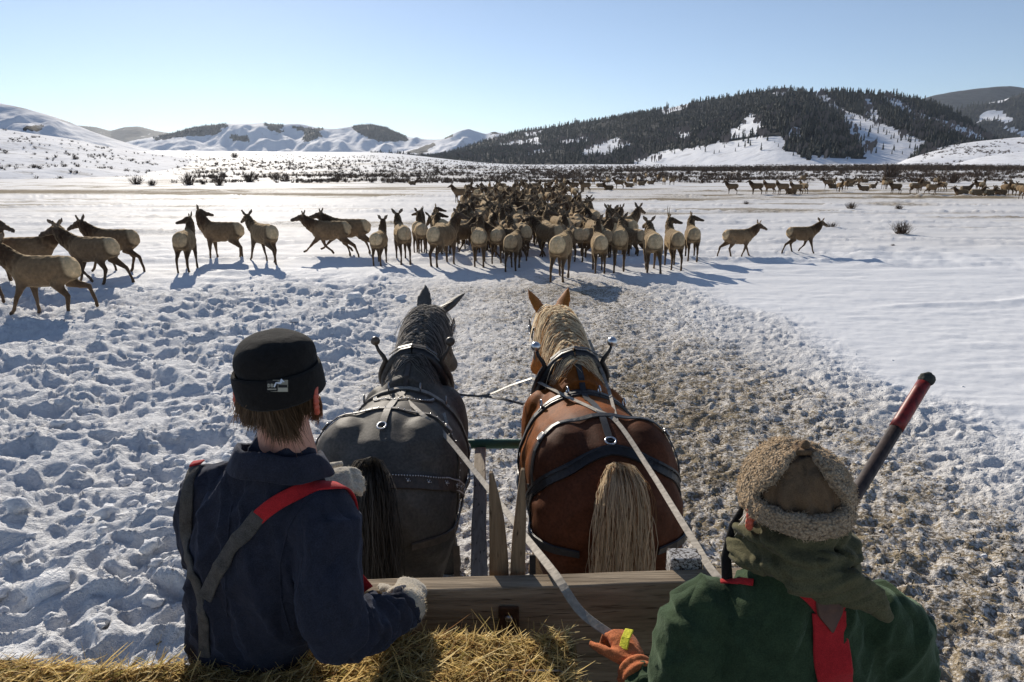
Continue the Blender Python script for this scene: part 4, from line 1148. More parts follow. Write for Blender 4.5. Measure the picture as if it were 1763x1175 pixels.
def make_horse(kind, loc, rz, label):
    root = empty('horse', loc, rz)
    tag(root, label, 'horse')
    g = np.random.default_rng(5 if kind == 'grey' else 9)
    if kind == 'grey':
        C = (.078, .070, .061); Cl = (.05, .045, .04)
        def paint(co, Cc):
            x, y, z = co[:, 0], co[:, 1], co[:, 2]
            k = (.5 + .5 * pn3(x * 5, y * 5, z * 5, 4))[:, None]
            top = (sstep(1.25, 1.6, z) * sstep(1.1, .5, y))[:, None]  # sunlit top of the back, painted lighter into the coat
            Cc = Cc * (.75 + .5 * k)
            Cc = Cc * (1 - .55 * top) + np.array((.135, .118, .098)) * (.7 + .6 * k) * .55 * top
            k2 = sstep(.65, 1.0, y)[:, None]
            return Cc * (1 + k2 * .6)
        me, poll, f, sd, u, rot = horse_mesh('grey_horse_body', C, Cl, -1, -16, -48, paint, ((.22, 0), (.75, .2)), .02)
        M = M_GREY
    else:
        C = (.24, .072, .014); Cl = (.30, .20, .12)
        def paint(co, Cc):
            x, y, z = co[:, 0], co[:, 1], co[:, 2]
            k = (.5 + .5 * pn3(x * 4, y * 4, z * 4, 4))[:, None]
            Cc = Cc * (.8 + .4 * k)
            hind = (sstep(.05, -.38, y + .10 * pn3(x * 6, y * 6, z * 6, 8)) * (z > .5))[:, None]  # shade on the rump painted into the coat: hindquarters darker than the front
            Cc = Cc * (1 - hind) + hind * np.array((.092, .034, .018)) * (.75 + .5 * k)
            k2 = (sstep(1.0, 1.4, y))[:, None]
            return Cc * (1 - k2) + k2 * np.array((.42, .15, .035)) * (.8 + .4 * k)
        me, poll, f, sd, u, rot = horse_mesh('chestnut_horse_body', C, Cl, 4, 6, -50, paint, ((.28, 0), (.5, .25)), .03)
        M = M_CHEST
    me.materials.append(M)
    displace(me, lambda co, no: .006 * pn3(co[:, 0] * 9, co[:, 1] * 9, co[:, 2] * 9, 2) + .010 * pn3(co[:, 0] * 3.5, co[:, 1] * 3.5, co[:, 2] * 3.5, 7))
    body = obj('body', me, None, root)
    bvh = BVHTree.FromPolygons([v.co[:] for v in me.vertices], [tuple(p.vertices) for p in me.polygons])
    # eyes
    for s in (-1, 1):
        mb = MB(); mb.ball(poll + f * .17 + sd * s * .118 + u * .045, .022, 10, 7); mb.build('eye', M_BLACK_L, root, True)
    # ---------------- mane
    rts = []
    for k in range(3600):
        t = g.random(); y = .58 + .84 * t
        kk = min(1, max(0, (y - .6) / .75)); top = rot(y, 3.0, kk); bot = rot(y, 1.4, kk)
        jx = g.normal() * .02
        p, n = surf(bvh, top + Vector((jx, 0, 0)), bot + Vector((jx, 0, 0)), .012 + .012 * g.random())
        side = (1 if g.random() < (.55 if kind == 'grey' else .86) else -1)
        L = g.uniform(.20, .40) * (.75 + .35 * t)
        pts = [p]; cur = p.copy()
        d = Vector((side * .8, g.normal() * .35 - .15, .25)).normalized()
        m = 7
        for i in range(m):
            q = cur + d * (L / m)
            h = bvh.find_nearest(q)
            if h[0] is not None:
                out = (q - h[0]).dot(h[1])
                if out < .014: q = h[0] + h[1] * (.010 + .014 * g.random())
            d = (q - cur).normalized() * .55 + Vector((side * .10, -.05 + g.normal() * .13, -.55))
            d.normalize(); cur = q; pts.append(q)
        b = g.uniform(.5, 1.2)
        if kind == 'grey':
            col = tuple(b * c for c in ((.36, .34, .32) if g.random() < .62 else (.11, .105, .10)))
        else:
            col = tuple(b * c for c in ((.90, .76, .55) if g.random() < .8 else (.45, .24, .10)))
        rts.append((pts, col))
    strands('mane', rts, M_HAIR, root, w=.0023)
    # ---------------- forelock between the ears
    rts = []
    for k in range(160):
        p = poll + u * .12 + sd * g.normal() * .035 + f * g.uniform(-.04, .04)
        d = (u * .35 + f * 1.0 + sd * g.normal() * .5).normalized(); pts = [p]
        for i in range(6): p = p + d * .035; d = (d + f * .25 - u * .28).normalized(); pts.append(p)
        b = g.uniform(.5, 1.2)
        rts.append((pts, tuple(b * c for c in ((.26, .25, .24) if kind == 'grey' else (.62, .47, .28)))))
    strands('forelock', rts, M_HAIR, root, w=.004)
    # ---------------- tail
    rts = []
    dock, dn = surf(bvh, (0, -1.6, 1.70), (0, 0, 1.46), .0)
    tw = .020 if kind == 'grey' else .026
    for k in range(4200):
        a = g.random() * 6.283; r = tw * math.sqrt(g.random())
        up = g.random() ** 1.7 * .34      # hair grows along the dock
        p = dock + Vector((r * math.cos(a), -.03 - .035 * g.random() - .03 * up, .03 - up * .9 + r * .2 * math.sin(a)))
        d = Vector((math.cos(a) * .22 + g.normal() * .07, -.55 + g.normal() * .1, .10 - up)).normalized()
        L = g.uniform(.65, 1.05); pts = [p]; m = 10; ph = g.random() * 6; fr_ = g.uniform(2, 5); amp = g.uniform(.005, .02)
        for i in range(m):
            p = p + d * (L / m) + Vector((amp * math.sin(ph + i * fr_ * .35), 0, 0))
            d = (d * .62 + Vector((math.cos(a) * .0 + g.normal() * .028, -.005, -.62))).normalized(); pts.append(p)
        b = g.uniform(.55, 1.15); tone = abs(math.sin(a * 3 + k % 7))
        if kind == 'grey': col = tuple(b * c for c in ((.12, .11, .10) if tone > .6 else (.05, .046, .042)))
        else: col = tuple(b * c for c in ((.74, .60, .42) if tone > .35 else (.34, .19, .10) if tone > .12 else (.15, .06, .03)))
        rts.append((pts, col))
    strands('tail', rts, M_HAIR, root, w=.0018)
    # ---------------- harness
    har = empty('harness'); har.parent = root
    har_m = M_BLACK_L if kind != 'grey' else M_BROWN_L
    def strap(name, PN, w, th=.006, mat=None, parent=har):
        mb = MB(); mb.ribbon(PN[0], PN[1], w, th); return mb.build(name, mat or har_m, parent)
    def ring(c, n, R1, mat=M_STEEL_D, sx=1.0, name='ring'):
        mb = MB(); mb.torus((0, 0, 0), Matrix.Identity(3), R1, .0055, 18, 7, sx)
        o = mb.build(name, mat, har, True); o.location = c; o.rotation_euler = Vector(n).to_track_quat('Z', 'Y').to_euler(); return o
    # collar: a stuffed leather loop round the base of the neck
    cp, cn = [], []
    for k in range(41):
        a = 2 * math.pi * k / 40
        ax = rot(.93, 1.42, .5); tilt = Vector((0, .26 * -math.cos(a), 0))
        S = ax + Vector((1.2 * math.sin(a), 0, 1.2 * math.cos(a))) + tilt; T = ax + tilt * .9
        p, n = surf(bvh, S, T, .03); cp.append(p); cn.append(n)
    mb = MB(); mb.tube(cp, [.048 if 4 < k < 36 else .042 for k in range(41)], 10, False); mb.build('collar', M_BLACK_L, har, True)
    # hames: steel-tipped curved bars lying along the collar
    for s in (-1, 1):
        pts = [cp[(k if s > 0 else 40 - k)] + cn[(k if s > 0 else 40 - k)] * .052 for k in range(14, 2, -1)]
        tipd = Vector((s * .035, .0, .045))
        p = pts[-1].copy(); pts += [p + Vector((s * .015, -.0, .035)), p + Vector((s * .05, -.005, .085)), p + Vector((s * .065, -.005, .13))]
        h = MB(); h.tube(pts, [.02] * (len(pts) - 3) + [.017, .013, .012], 8); ho = h.build('hame', M_BLACK_L if kind != 'grey' else M_BROWN_L, har, True)
        h = MB(); h.ball(pts[-1] + Vector((s * .004, 0, .025)), .037 if kind != 'grey' else .035, 18, 12); h.build('hame_ball', M_STEEL if kind != 'grey' else Mat('hame_knob', (.10, .07, .05), .35, .5).m if s < 0 else M_BROWN_L, har, True)
        q = pts[4]; ring(q + Vector((s * .03, -.03, 0)), (1, .3, .2), .032, name='line_ring')
    # top strap joining the hames
    k0 = [cp[i] + cn[i] * .055 for i in (38, 39, 40, 1, 2)]; mb = MB(); mb.ribbon(k0, [cn[38], cn[39], cn[40], cn[1], cn[2]], .03, .006); mb.build('hame_strap', har_m, har)
    # back pad and belly band
    PN = over_back(bvh, .34, -118, 118, 40); strap('back_pad', PN, .085 if kind != 'grey' else .06, .012)
    PN2 = over_back(bvh, .34, -40, 40, 20, off=.016); strap('pad_trim', PN2, .04, .005, M_REIN if kind == 'grey' else M_BLACK_L)
    for a in (-34, -12, 12, 34):
        P_, N_ = over_back(bvh, .34, a, a + .1, 2, off=.04); ring(P_[0], (1, .1, 0), .028, M_STEEL if kind != 'grey' else M_STEEL_D, name='terret_ring')
    # strap along the spine from collar to dock
    ys = np.linspace(.62, -.24 if kind == 'grey' else -.52, 30)
    P_, N_ = drape(bvh, [(0, y, 2.6) for y in ys], [(0, y, 1.0) for y in ys], .005); strap('spine_strap', (P_, N_), .035 if kind == 'grey' else .042)
    if kind == 'grey':
        # two trimmed loops between pad and croup
        for s in (-1, 1):
            ts = np.linspace(0, 1, 18)
            S = [(s * (.20 * math.sin(t * math.pi * .5)) , -.02 + .34 * t, 2.6) for t in ts]
            P_, N_ = drape(bvh, S, [(p[0], p[1], 1.1) for p in S], .006); strap('spider_strap', (P_, N_), .03)
            dots = MB()
            for p, n in zip(P_, N_): dots.ball(p + n * .006, .005, 6, 4)
            dots.build('stud_row', M_STEEL, har, True)
        ys = np.linspace(-.22, -.60, 16); P_, N_ = drape(bvh, [(-.0, y, 2.6) for y in ys], [(0, y + .3, 1.0) for y in ys], .006); strap('crupper_strap', (P_, N_), .045)
        ring(P_[-1] + N_[-1] * .008, N_[-1] + Vector((0, 0, .2)), .034, M_STEEL, .75)
    else:
        ring(P_[-1] + N_[-1] * .01, N_[-1], .030, M_STEEL)
    # hip strap: over the croup and down both sides to the breeching
    hipy = -.27 if kind != 'grey' else -.22
    PN = over_back(bvh, hipy, -92, 92, 46, slant=lambda a: -.20 * math.sin(a) ** 2, off=.006); strap('hip_strap', PN, .038, .007)
    if kind == 'grey':
        dots = MB()
        for p, n in zip(PN[0], PN[1]): dots.ball(p + n * .008, .0045, 6, 4)
        dots.build('stud_row', M_STEEL, har, True)
    for i in (13, 32):
        ring(PN[0][i] + PN[1][i] * .012, PN[1][i], .026, M_STEEL_D); mb = MB(); mb.box((0, 0, 0), (.045, .05, .012)); o = mb.build('buckle', M_STEEL_D, har); o.location = PN[0][i] + PN[1][i] * .01; o.rotation_euler = PN[1][i].to_track_quat('Z', 'Y').to_euler(); bevel(o, .003)
    # breeching: the broad band round the haunches
    top = 1.63 if kind != 'grey' else 1.50
    drop = .50 if kind != 'grey' else .30
    PN = around_rump(bvh, lambda a: top - drop * (1 - math.cos(a)) , -100, 100, 60); strap('breeching', PN, .072 if kind != 'grey' else .085, .011)
    if kind != 'grey':
        for o_ in (-.022, .022):
            mb = MB(); mb.ribbon([p + Vector((0, 0, o_)) + n * .011 for p, n in zip(*PN)], PN[1], .012, .004); mb.build('breeching_welt', M_BLACK_L, har)
    else:
        dots = MB()
        for i, (p, n) in enumerate(zip(*PN)):
            for o_ in (-.034, .034): dots.ball(p + n * .012 + Vector((0, 0, o_)), .0048, 6, 4)
            if i % 4 == 0:
                dots.ball(p + n * .013, .008, 8, 5)
                for q in range(6): dots.ball(p + n * .012 + Vector((.014 * math.cos(q) , 0, .014 * math.sin(q))), .0038, 5, 4)
        # a second row between
        for i in range(len(PN[0]) - 1):
            p = (PN[0][i] + PN[0][i + 1]) / 2; n = PN[1][i]
            for o_ in (-.034, .034): dots.ball(p + n * .012 + Vector((0, 0, o_)), .0048, 6, 4)
        dots.build('stud_row', M_STEEL, har, True)
        i = 33; ring(PN[0][i] + PN[1][i] * .015 + Vector((0, 0, -.06)), PN[1][i] + Vector((.3, 0, 0)), .03, M_STEEL, .75)
    # straps hanging from the hip strap to the breeching and on down to the trace
    for s in (-1, 1):
        zs = np.linspace(1.42, 1.18, 10)
        S = [(s * 1.4, -.36 - .10 * (1.42 - z) / .24, z) for z in zs]
        strap('drop_strap', drape(bvh, S, [(0, p[1], p[2] - .15) for p in S], .006), .034)
        ysl = np.linspace(-.80, .78, 30)
        S = [(s * 1.4, y, 1.08 - .04 * y) for y in ysl]
        strap('trace', drape(bvh, S, [(0, p[1], p[2]) for p in S], .012), .05, .010)
        mb = MB(); a = Vector((s * .47, -.78, 1.10)); mb.ribbon([a, a + Vector((0, -.01, -.2)), a + Vector((0, -.02, -.42))], [Vector((0, -1, 0))] * 3, .035, .006); mb.build('hanging_strap', har_m, har)
        for q in range(11):
            mb = MB(); mb.torus((0, 0, 0), Matrix.Identity(3), .017, .005, 10, 6, .7)
            o = mb.build('chain_link', M_STEEL_D, har, True); o.location = (s * .47, -.80 - .008 * q, .72 - .033 * q); o.rotation_euler = (R(90), 0, R(90) * (q % 2))
    # bridle: crown strap behind the ears, cheek straps and blinkers
    P_, N_ = [], []
    for k in range(22):
        a = R(-105 + 210 * k / 21); ax = poll + f * -.045 - u * .02
        p, n = surf(bvh, ax + (sd * math.sin(a) + u * math.cos(a)) * .6, ax, .016); P_.append(p); N_.append(n)
    strap('crown_strap', (P_, N_), .03)
    for s in (-1, 1):
        P_, N_ = [], []
        for k in range(10):
            t = -.04 + .52 * k / 9; ax = poll + f * t - u * .05
            p, n = surf(bvh, ax + sd * s * .5, ax, .008); P_.append(p); N_.append(n)
        strap('cheek_strap', (P_, N_), .026)
        c = poll + f * .15 + sd * s * .165 + u * .03
        rt = Matrix((f, u, sd)).transposed() @ Matrix.Rotation(R(s * 10), 3, 'Y')
        mb = MB(); mb.box(c, (.13, .14, .01), rt); bevel(mb.build('blinker', M_BLACK_L, har), .02, 3)
        mb = MB(); mb.torus(c + sd * s * .012, rt, .035, .005, 16, 6); mb.build('rosette', M_STEEL, har, True)
    return root, bvh

HG, BG = make_horse('grey', (-.76, 4.22, 0), R(-1.5), 'dark grey draft horse with grey mane and studded harness, left of the pair')
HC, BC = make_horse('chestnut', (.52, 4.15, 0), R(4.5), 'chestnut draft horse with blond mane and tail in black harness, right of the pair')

# ================================================================== SLEIGH, HAY
def wood(name, dark, light, grain=(1, 14, 14), scale=3.0, rough=.85):
    m = Mat(name, light, rough, .15)
    co = m.coord('Object', grain)
    n = m.noise(co, scale, 6, .65, .6)
    c = m.ramp(n, [(.28, dark), (.5, tuple((a + b) / 2 for a, b in zip(dark, light))), (.72, light)])
    cr = m.noise(m.coord('Object', (grain[0] * .7, grain[1] * 2, grain[2] * 2)), scale * 2.2, 3, .5)
    c = m.mix(m.math('MULTIPLY', m.math('SUBTRACT', cr, .60), 9.0, True), c, tuple(x * .35 for x in dark))
    m.base(c); m.bump(n, .6, .006); m.bump(cr, .5, .006)
    return m.m
M_BEAM = wood('weathered_plank', (.17, .13, .088), (.42, .335, .24))
M_STAKE = wood('stake_wood', (.12, .08, .048), (.33, .24, .15), (14, 14, 1))
M_TONGUE = wood('grey_weathered_wood', (.22, .185, .15), (.46, .41, .34), (14, 1, 14))
M_GREENP = Mat('green_paint', (.03, .13, .10), .5, .4).m
_m = Mat('rusty_iron', (.1, .05, .03), .75, .4, .5)
_m.base(_m.ramp(_m.noise(_m.coord('Object'), 40, 4), [(.3, (.045, .022, .014)), (.7, (.14, .075, .045))])); M_RUST = _m.m
_m = Mat('snow_dusted_wood', (.3, .25, .2), .9, .1)
_m.base(_m.ramp(_m.noise(_m.coord('Object'), 90, 4, .7), [(.42, (.05, .035, .025)), (.55, (.55, .54, .53))])); M_DUSTED = _m.m

SL = Vector((.1, 1.2, 0))
sleigh = empty('sleigh', SL)
tag(sleigh, 'weathered wooden hay sleigh with plank front board and pointed stakes', 'sleigh')
def part(mb, name, mat, parent=sleigh, smooth=False, bv=0.0, attr=None):
    """mesh given in place coordinates, hung under a thing standing at its base"""
    o = mb.build(name, mat, parent, smooth, attr)
    if parent.parent is None: o.location = -parent.location
    if bv: bevel(o, bv)
    return o
def irregular(mb, amp, f=9, seed=0):
    V = np.array([v[:] for v in mb.V]); 
    for a in range(3): V[:, a] += amp * pn3(V[:, 0] * f + a * 7, V[:, 1] * f, V[:, 2] * f, seed)
    mb.V = [Vector(v) for v in V]
def plank(mb, p0, p1, w, h, up=Vector((0, 0, 1)), n=24, taper=None):
    """board from p0 to p1; w across, h along up; subdivided lengthwise so that it can be uneven"""
    p0 = Vector(p0); p1 = Vector(p1); t = (p1 - p0).normalized(); u = (up - t * up.dot(t)).normalized(); s = t.cross(u)
    V = []
    for i in range(n + 1):
        c = p0.lerp(p1, i / n); k = taper(i / n) if taper else (1, 1)
        for a, b in ((-.5, -.5), (.5, -.5), (.5, .5), (-.5, .5)): V.append(c + s * w * a * k[0] + u * h * b * k[1])
    F = [(i * 4 + k, i * 4 + (k + 1) % 4, i * 4 + 4 + (k + 1) % 4, i * 4 + 4 + k) for i in range(n) for k in range(4)] + [(3, 2, 1, 0), tuple(n * 4 + k for k in range(4))]
    mb.add(V, F)
BZ, BY = 1.795, 2.04         # top and centre line of the front board
mb = MB(); plank(mb, (-.62, BY - .03, BZ - .14), (1.05, BY + .035, BZ - .125), .075, .28, n=60); irregular(mb, .003, 5, 1); front = part(mb, 'front_board', M_BEAM, bv=.006)
mb = MB(); plank(mb, (-.62, BY - .02, BZ - .46), (1.05, BY + .04, BZ - .445), .06, .33, n=40); irregular(mb, .003, 5, 2); part(mb, 'lower_board', M_BEAM, bv=.005)
# floor planks, cross beams and runners
for k in range(9):
    x = -1.35 + k * .33; mb = MB(); plank(mb, (x, -2.6, .90), (x, 2.0, .90), .30, .05, n=10); irregular(mb, .004, 3, k); part(mb, 'deck_plank', M_TONGUE, bv=.004)
for y in (-2.0, -.2, 1.6):
    mb = MB(); plank(mb, (-1.4, y, .80), (1.4, y, .80), .14, .14, n=10); part(mb, 'cross_beam', M_BEAM, bv=.006)
for s in (-1, 1):
    mb = MB(); pts = [(s * .85, -2.4, .20), (s * .85, 1.4, .20), (s * .85, 1.9, .27), (s * .85, 2.2, .45)]
    for a, b in zip(pts[:-1], pts[1:]): plank(mb, a, b, .10, .22, n=4)
    part(mb, 'runner', M_BEAM, bv=.006)
    for y in (-2.0, -.2, 1.6):
        mb = MB(); mb.box((s * .85, y, .52), (.12, .16, .44)); part(mb, 'runner_post', M_BEAM, bv=.006)
for x in (-.50, .95):
    mb = MB(); mb.box((x, BY + .078, 1.28), (.08, .06, .76)); part(mb, 'front_post', M_STAKE, bv=.005)
# two pointed stakes behind the board
def stake(px0, px1, ptx, pty, Y, seed):
    a = at(px0, 992, Y); b = at(px1, 992, Y); tip = at(ptx, pty, Y)
    zb = .95; V = []; th = .045; n = 14
    for i in range(n + 1):
        t = i / n; z = zb + (tip.z - zb) * t
        k = max(0, (z - (BZ - .03)) / (tip.z - BZ + .03))
        xl = a.x + (tip.x - .006 - a.x) * k ** 2.0; xr = b.x + (tip.x + .006 - b.x) * k ** 2.0
        h = th * (1 - .45 * k)
        V += [(xl, Y - h / 2, z), (xr, Y - h / 2, z), (xr, Y + h / 2, z), (xl, Y + h / 2, z)]
    mb = MB(); mb.add(V, [(i * 4 + k, i * 4 + (k + 1) % 4, i * 4 + 4 + (k + 1) % 4, i * 4 + 4 + k) for i in range(n) for k in range(4)] + [(3, 2, 1, 0), tuple(n * 4 + k for k in range(4))])
    irregular(mb, .004, 8, seed); return part(mb, 'stake', M_STAKE, bv=.004)
stake(843, 876, 847, 812, 2.125, 3)
stake(879, 905, 899, 808, 2.12, 4)
# block, iron plate and bolt on the board
c = at(1177, 975, 2.13); mb = MB(); mb.box((c.x, 2.135, BZ + .006), (.105, .07, .085)); irregular(mb, .003, 30, 5); part(mb, 'block', M_DUSTED, bv=.004)
c = at(876, 1060, BY - .035); mb = MB(); mb.box((c.x, BY - .058, c.z), (.068, .012, .10)); ip = part(mb, 'iron_plate', M_RUST, bv=.004)
mb = MB(); mb.ball((c.x, BY - .068, c.z + .012), .013, 12, 8, (1, .7, 1)); mb.build('bolt', M_STEEL_D, ip, True)
# pole between the horses and the green yoke
mb = MB(); plank(mb, (-.13, 1.9, .72), (-.26, 5.22, .90), .115, .10, n=40, taper=lambda t: (1 - .25 * t, 1)); irregular(mb, .006, 4, 6); part(mb, 'draught_pole', M_TONGUE, bv=.008)
mb = MB(); mb.tube([(-.85, 5.16, .98), (-.2, 5.22, .96), (.5, 5.16, .98)], [.035, .042, .035], 10); part(mb, 'neck_yoke', M_GREENP, smooth=True)
mb = MB(); plank(mb, (-.95, 2.75, .72), (.75, 2.75, .72), .09, .10, n=8); part(mb, 'evener', M_BEAM, bv=.01)
for x in (-.76, .5):
    mb = MB(); plank(mb, (x - .36, 2.92, .74), (x + .36, 2.92, .74), .06, .07, n=6); part(mb, 'swingletree', M_BEAM, bv=.01)

# ------------------------------------------------------------------ hay bales
M_HAYB = Mat('hay_core', (.14, .10, .045), .9, .1)
_co = M_HAYB.coord('Object', (1, 1, 1)); M_HAYB.base(M_HAYB.ramp(M_HAYB.noise(_co, 70, 5, .7), [(.35, (.05, .036, .014)), (.6, (.28, .20, .085))]))
M_HAYB.bump(M_HAYB.noise(_co, 90, 4), .9, .02)
M_STRAW = Mat('straw', (.4, .3, .15), .6, .25); M_STRAW.base(M_STRAW.attr('coat', 'Color')); M_STRAW.backlit(.5)
def bale(name, x0, x1, y0, y1, z0, z1, label, nst, seed, loose=1.0):
    root = empty(name, ((x0 + x1) / 2, (y0 + y1) / 2, z0)); tag(root, label, 'hay bale', 'hay bales on the sleigh')
    g = np.random.default_rng(seed)
    nx, ny, nz = max(6, int((x1 - x0) / .035)), max(6, int((y1 - y0) / .035)), 10
    bm = bmesh.new()
    bmesh.ops.create_cube(bm, size=1.0)
    bmesh.ops.subdivide_edges(bm, edges=bm.edges, cuts=14, use_grid_fill=True)
    me = bpy.data.meshes.new('bale_body'); bm.to_mesh(me); bm.free()
    n = len(me.vertices); co = np.empty(n * 3, np.float32); me.vertices.foreach_get('co', co); co = co.reshape(-1, 3).astype(float)
    # rounded box
    q = np.clip(co, -.44, .44); d = co - q; ln = np.linalg.norm(d, axis=1, keepdims=True); co = q + np.where(ln > 0, d / np.maximum(ln, 1e-9) * np.minimum(ln, .06), 0)
    P = co * np.array([x1 - x0, y1 - y0, z1 - z0]) * 1.04 + np.array([(x0 + x1) / 2, (y0 + y1) / 2, (z0 + z1) / 2])
    P += np.stack([.02 * pn3(P[:, 0] * 12 + k * 9, P[:, 1] * 12, P[:, 2] * 12, seed) for k in range(3)], -1)
    me.vertices.foreach_set('co', P.astype(np.float32).ravel()); me.polygons.foreach_set('use_smooth', np.ones(len(me.polygons), bool)); me.update()
    o = obj('bale_body', me, M_HAYB.m, root); o.location = -root.location
    bv = BVHTree.FromPolygons([tuple(p) for p in P], [tuple(p.vertices) for p in me.polygons])
    rts = []
    for k in range(nst):
        face = g.random()
        c = Vector((g.uniform(x0, x1), g.uniform(y0, y1), 0))
        if face < .72: p, nn = surf(bv, (c.x, c.y, z1 + .5), (c.x, c.y, z0), 0)
        elif face < .86: p, nn = surf(bv, (c.x, y1 + .5, g.uniform(z0 + .5 * (z1 - z0), z1)), (c.x, y0, (z0 + z1) / 2), 0)
        else:
            sx = x1 + .5 if g.random() < .6 else x0 - .5
            p, nn = surf(bv, (sx, c.y, g.uniform(z0 + .4 * (z1 - z0), z1)), ((x0 + x1) / 2, c.y, (z0 + z1) / 2), 0)
        t = Vector(g.normal(size=3)); t = (t - nn * t.dot(nn)).normalized()
        lift = abs(g.normal()) * .28 * loose + (.9 if g.random() < .045 else 0)
        d = (t + nn * lift).normalized(); L = g.uniform(.015, .065) * (2.0 if g.random() < .10 else 1)
        b = p + nn * g.uniform(-.006, .012); curl = nn * g.normal() * .12
        pts = [b, b + d * L * .5 + curl * L * .3, b + d * L]
        v = g.uniform(.55, 1.25); r = g.random()
        col = (.70, .52, .22) if r < .6 else (.86, .70, .38) if r < .82 else (.42, .36, .12) if r < .9 else (.30, .17, .08)
        rts.append((pts, tuple(v * q_ for q_ in col)))
    o = strands('straw', rts, M_STRAW.m, root, w=.0019); o.location = -root.location; o['kind'] = 'stuff'
    for yy in (.3, .7):
        mb = MB(); y = y0 + (y1 - y0) * yy; mb.tube([(x0 - .01, y, z0 + .1), (x0 - .005, y, z1 - .02), (x0 + .03, y, z1 + .012), (x1 - .03, y, z1 + .012), (x1 + .005, y, z1 - .02), (x1 + .01, y, z0 + .1)], .003, 5); tw = mb.build('twine', M_REIN, root, True); tw.location = -root.location
    return root
bale('hay_bale', -.522, .165, 1.28, 1.79, 1.40, 1.765, 'sunlit golden hay bale against the front board between the men', 17000, 1)
bale('hay_bale', -1.16, -.53, 1.06, 1.60, 1.43, 1.815, 'hay bale in the shadow right behind the man in navy', 11000, 2)
bale('hay_bale', -2.05, -1.18, 1.12, 1.66, 1.42, 1.785, 'hay bale at the lower left corner of the picture', 14000, 3)
bale('hay_bale', -1.95, -.7, -.2, 1.0, .95, 1.40, 'wide hay bale under the camera on the left of the sleigh', 600, 4)
bale('hay_bale', -.66, .16, .3, 1.25, .95, 1.39, 'hay bale under the camera in the middle of the sleigh', 600, 5)
bale('hay_bale', -2.05, -1.2, 1.1, 1.66, .95, 1.41, 'lower hay bale at the left under another bale', 300, 6)
bale('hay_bale', -1.16, -.53, 1.06, 1.60, .95, 1.42, 'lower hay bale behind the man in navy, under another bale', 300, 7)
bale('hay_bale', -.50, .165, 1.28, 1.79, .95, 1.39, 'lower hay bale by the front board, under the golden one', 300, 8)
bale('hay_heap', -.74, -.526, 1.615, 1.93, .95, 1.765, 'loose hay heaped between the man in navy and the front board', 2500, 9, 1.6)

# ================================================================== PEOPLE
def cloth(name, c, rough=.9, sheen=.25, weave=420, var=.35, bumps=.35, tint=(1, 1, 1), creases=None):
    m = Mat(name, c, rough, .1, 0, sheen, tint)
    co = m.coord('Object')
    n = m.noise(co, weave * .12, 4, .6); w = m.noise(co, weave, 2, .6)
    k = m.ramp(n, [(.3, tuple(x * (1 - var) for x in c)), (.7, tuple(x * (1 + var) for x in c))])
    m.base(m.mix(.45, k, m.ramp(w, [(.3, tuple(x * .4 for x in c)), (.7, tuple(x * 1.7 for x in c))])))
    if creases:
        wv = m.noise(m.coord('Object', creases), 1.0, 1.0, .4, .35); rd = m.math('ABSOLUTE', m.math('SUBTRACT', wv, .5))
        m.bump(rd, .6, .09)
    m.bump(m.noise(co, 30, 4), .25, .02); m.bump(w, bumps, .003)
    return m.m
M_NAVY = cloth('navy_wool', (.026, .028, .040), .9, .10, 300, .3, .3, (.6, .7, 1), (9, 9, 4))
M_BLACKK = cloth('black_knit', (.016, .015, .0145), .95, .06, 500, .3, .5)
M_GREYW = cloth('grey_wool', (.085, .077, .068), .95, .08, 340, .55, .6)
M_REDS = cloth('red_elastic', (.42, .022, .025), .8, .1, 500, .2, .3)
M_GREENW = cloth('green_wool', (.034, .054, .027), .95, .22, 300, .35, .4, (.75, 1, .7), (8, 8, 4))
M_OLIVE = cloth('olive_cotton', (.100, .092, .048), .9, .06, 300, .25, .3, (1, 1, 1), (7, 7, 16))
M_CANVAS = cloth('brown_canvas', (.15, .096, .054), .85, .05, 400, .25, .3, (1, 1, 1), (22, 22, 8))
M_FLEECE_G = cloth('cream_fleece_glove', (.42, .37, .29), .95, .4, 200, .25, .6)
M_ORANGE = cloth('orange_glove', (.52, .16, .06), .8, .1, 260, .3, .5)
M_YELLOW = cloth('yellow_knit', (.72, .68, .06), .8, .1, 260, .2, .4)
M_TROUS = cloth('dark_trousers', (.03, .028, .026), .9, .1, 300)
M_PATCH_L = leather('suspender_patch', (.085, .038, .022), .6)
_m = Mat('skin', (.50, .26, .18), .5, .35); _m.p.inputs['Subsurface Weight'].default_value = .08; _m.p.inputs['Subsurface Radius'].default_value = (.01, .004, .002)
_co = _m.coord('Object'); _m.base(_m.ramp(_m.noise(_co, 25, 4), [(.3, (.44, .20, .14)), (.7, (.56, .31, .22))])); _m.bump(_m.noise(_co, 220, 3), .2, .002); M_SKIN = _m.m
_m = Mat('flushed_ear', (.62, .13, .08), .45, .35); _m.p.inputs['Subsurface Weight'].default_value = .15; _m.p.inputs['Subsurface Radius'].default_value = (.02, .004, .002); M_EAR = _m.m
# curly fleece
_m = Mat('sherpa_fleece', (.30, .24, .18), .95, .05, 0, .25, (1, .9, .75))
_co = _m.coord('Object'); _v = _m.n('TexVoronoi'); _m.l(_co, _v.inputs['Vector']); _v.inputs['Scale'].default_value = 150; 
_m.base(_m.ramp(_v.outputs['Distance'], [(.0, (.62, .47, .31)), (.55, (.37, .275, .18)), (.9, (.13, .095, .062))]))
_b = _m.n('Bump'); _b.inputs['Strength'].default_value = 1.0; _b.inputs['Distance'].default_value = .008; _b.invert = True; _m.l(_v.outputs['Distance'], _b.inputs['Height']); _m.l(_b.outputs[0], _m.p.inputs['Normal']); M_SHERPA = _m.m

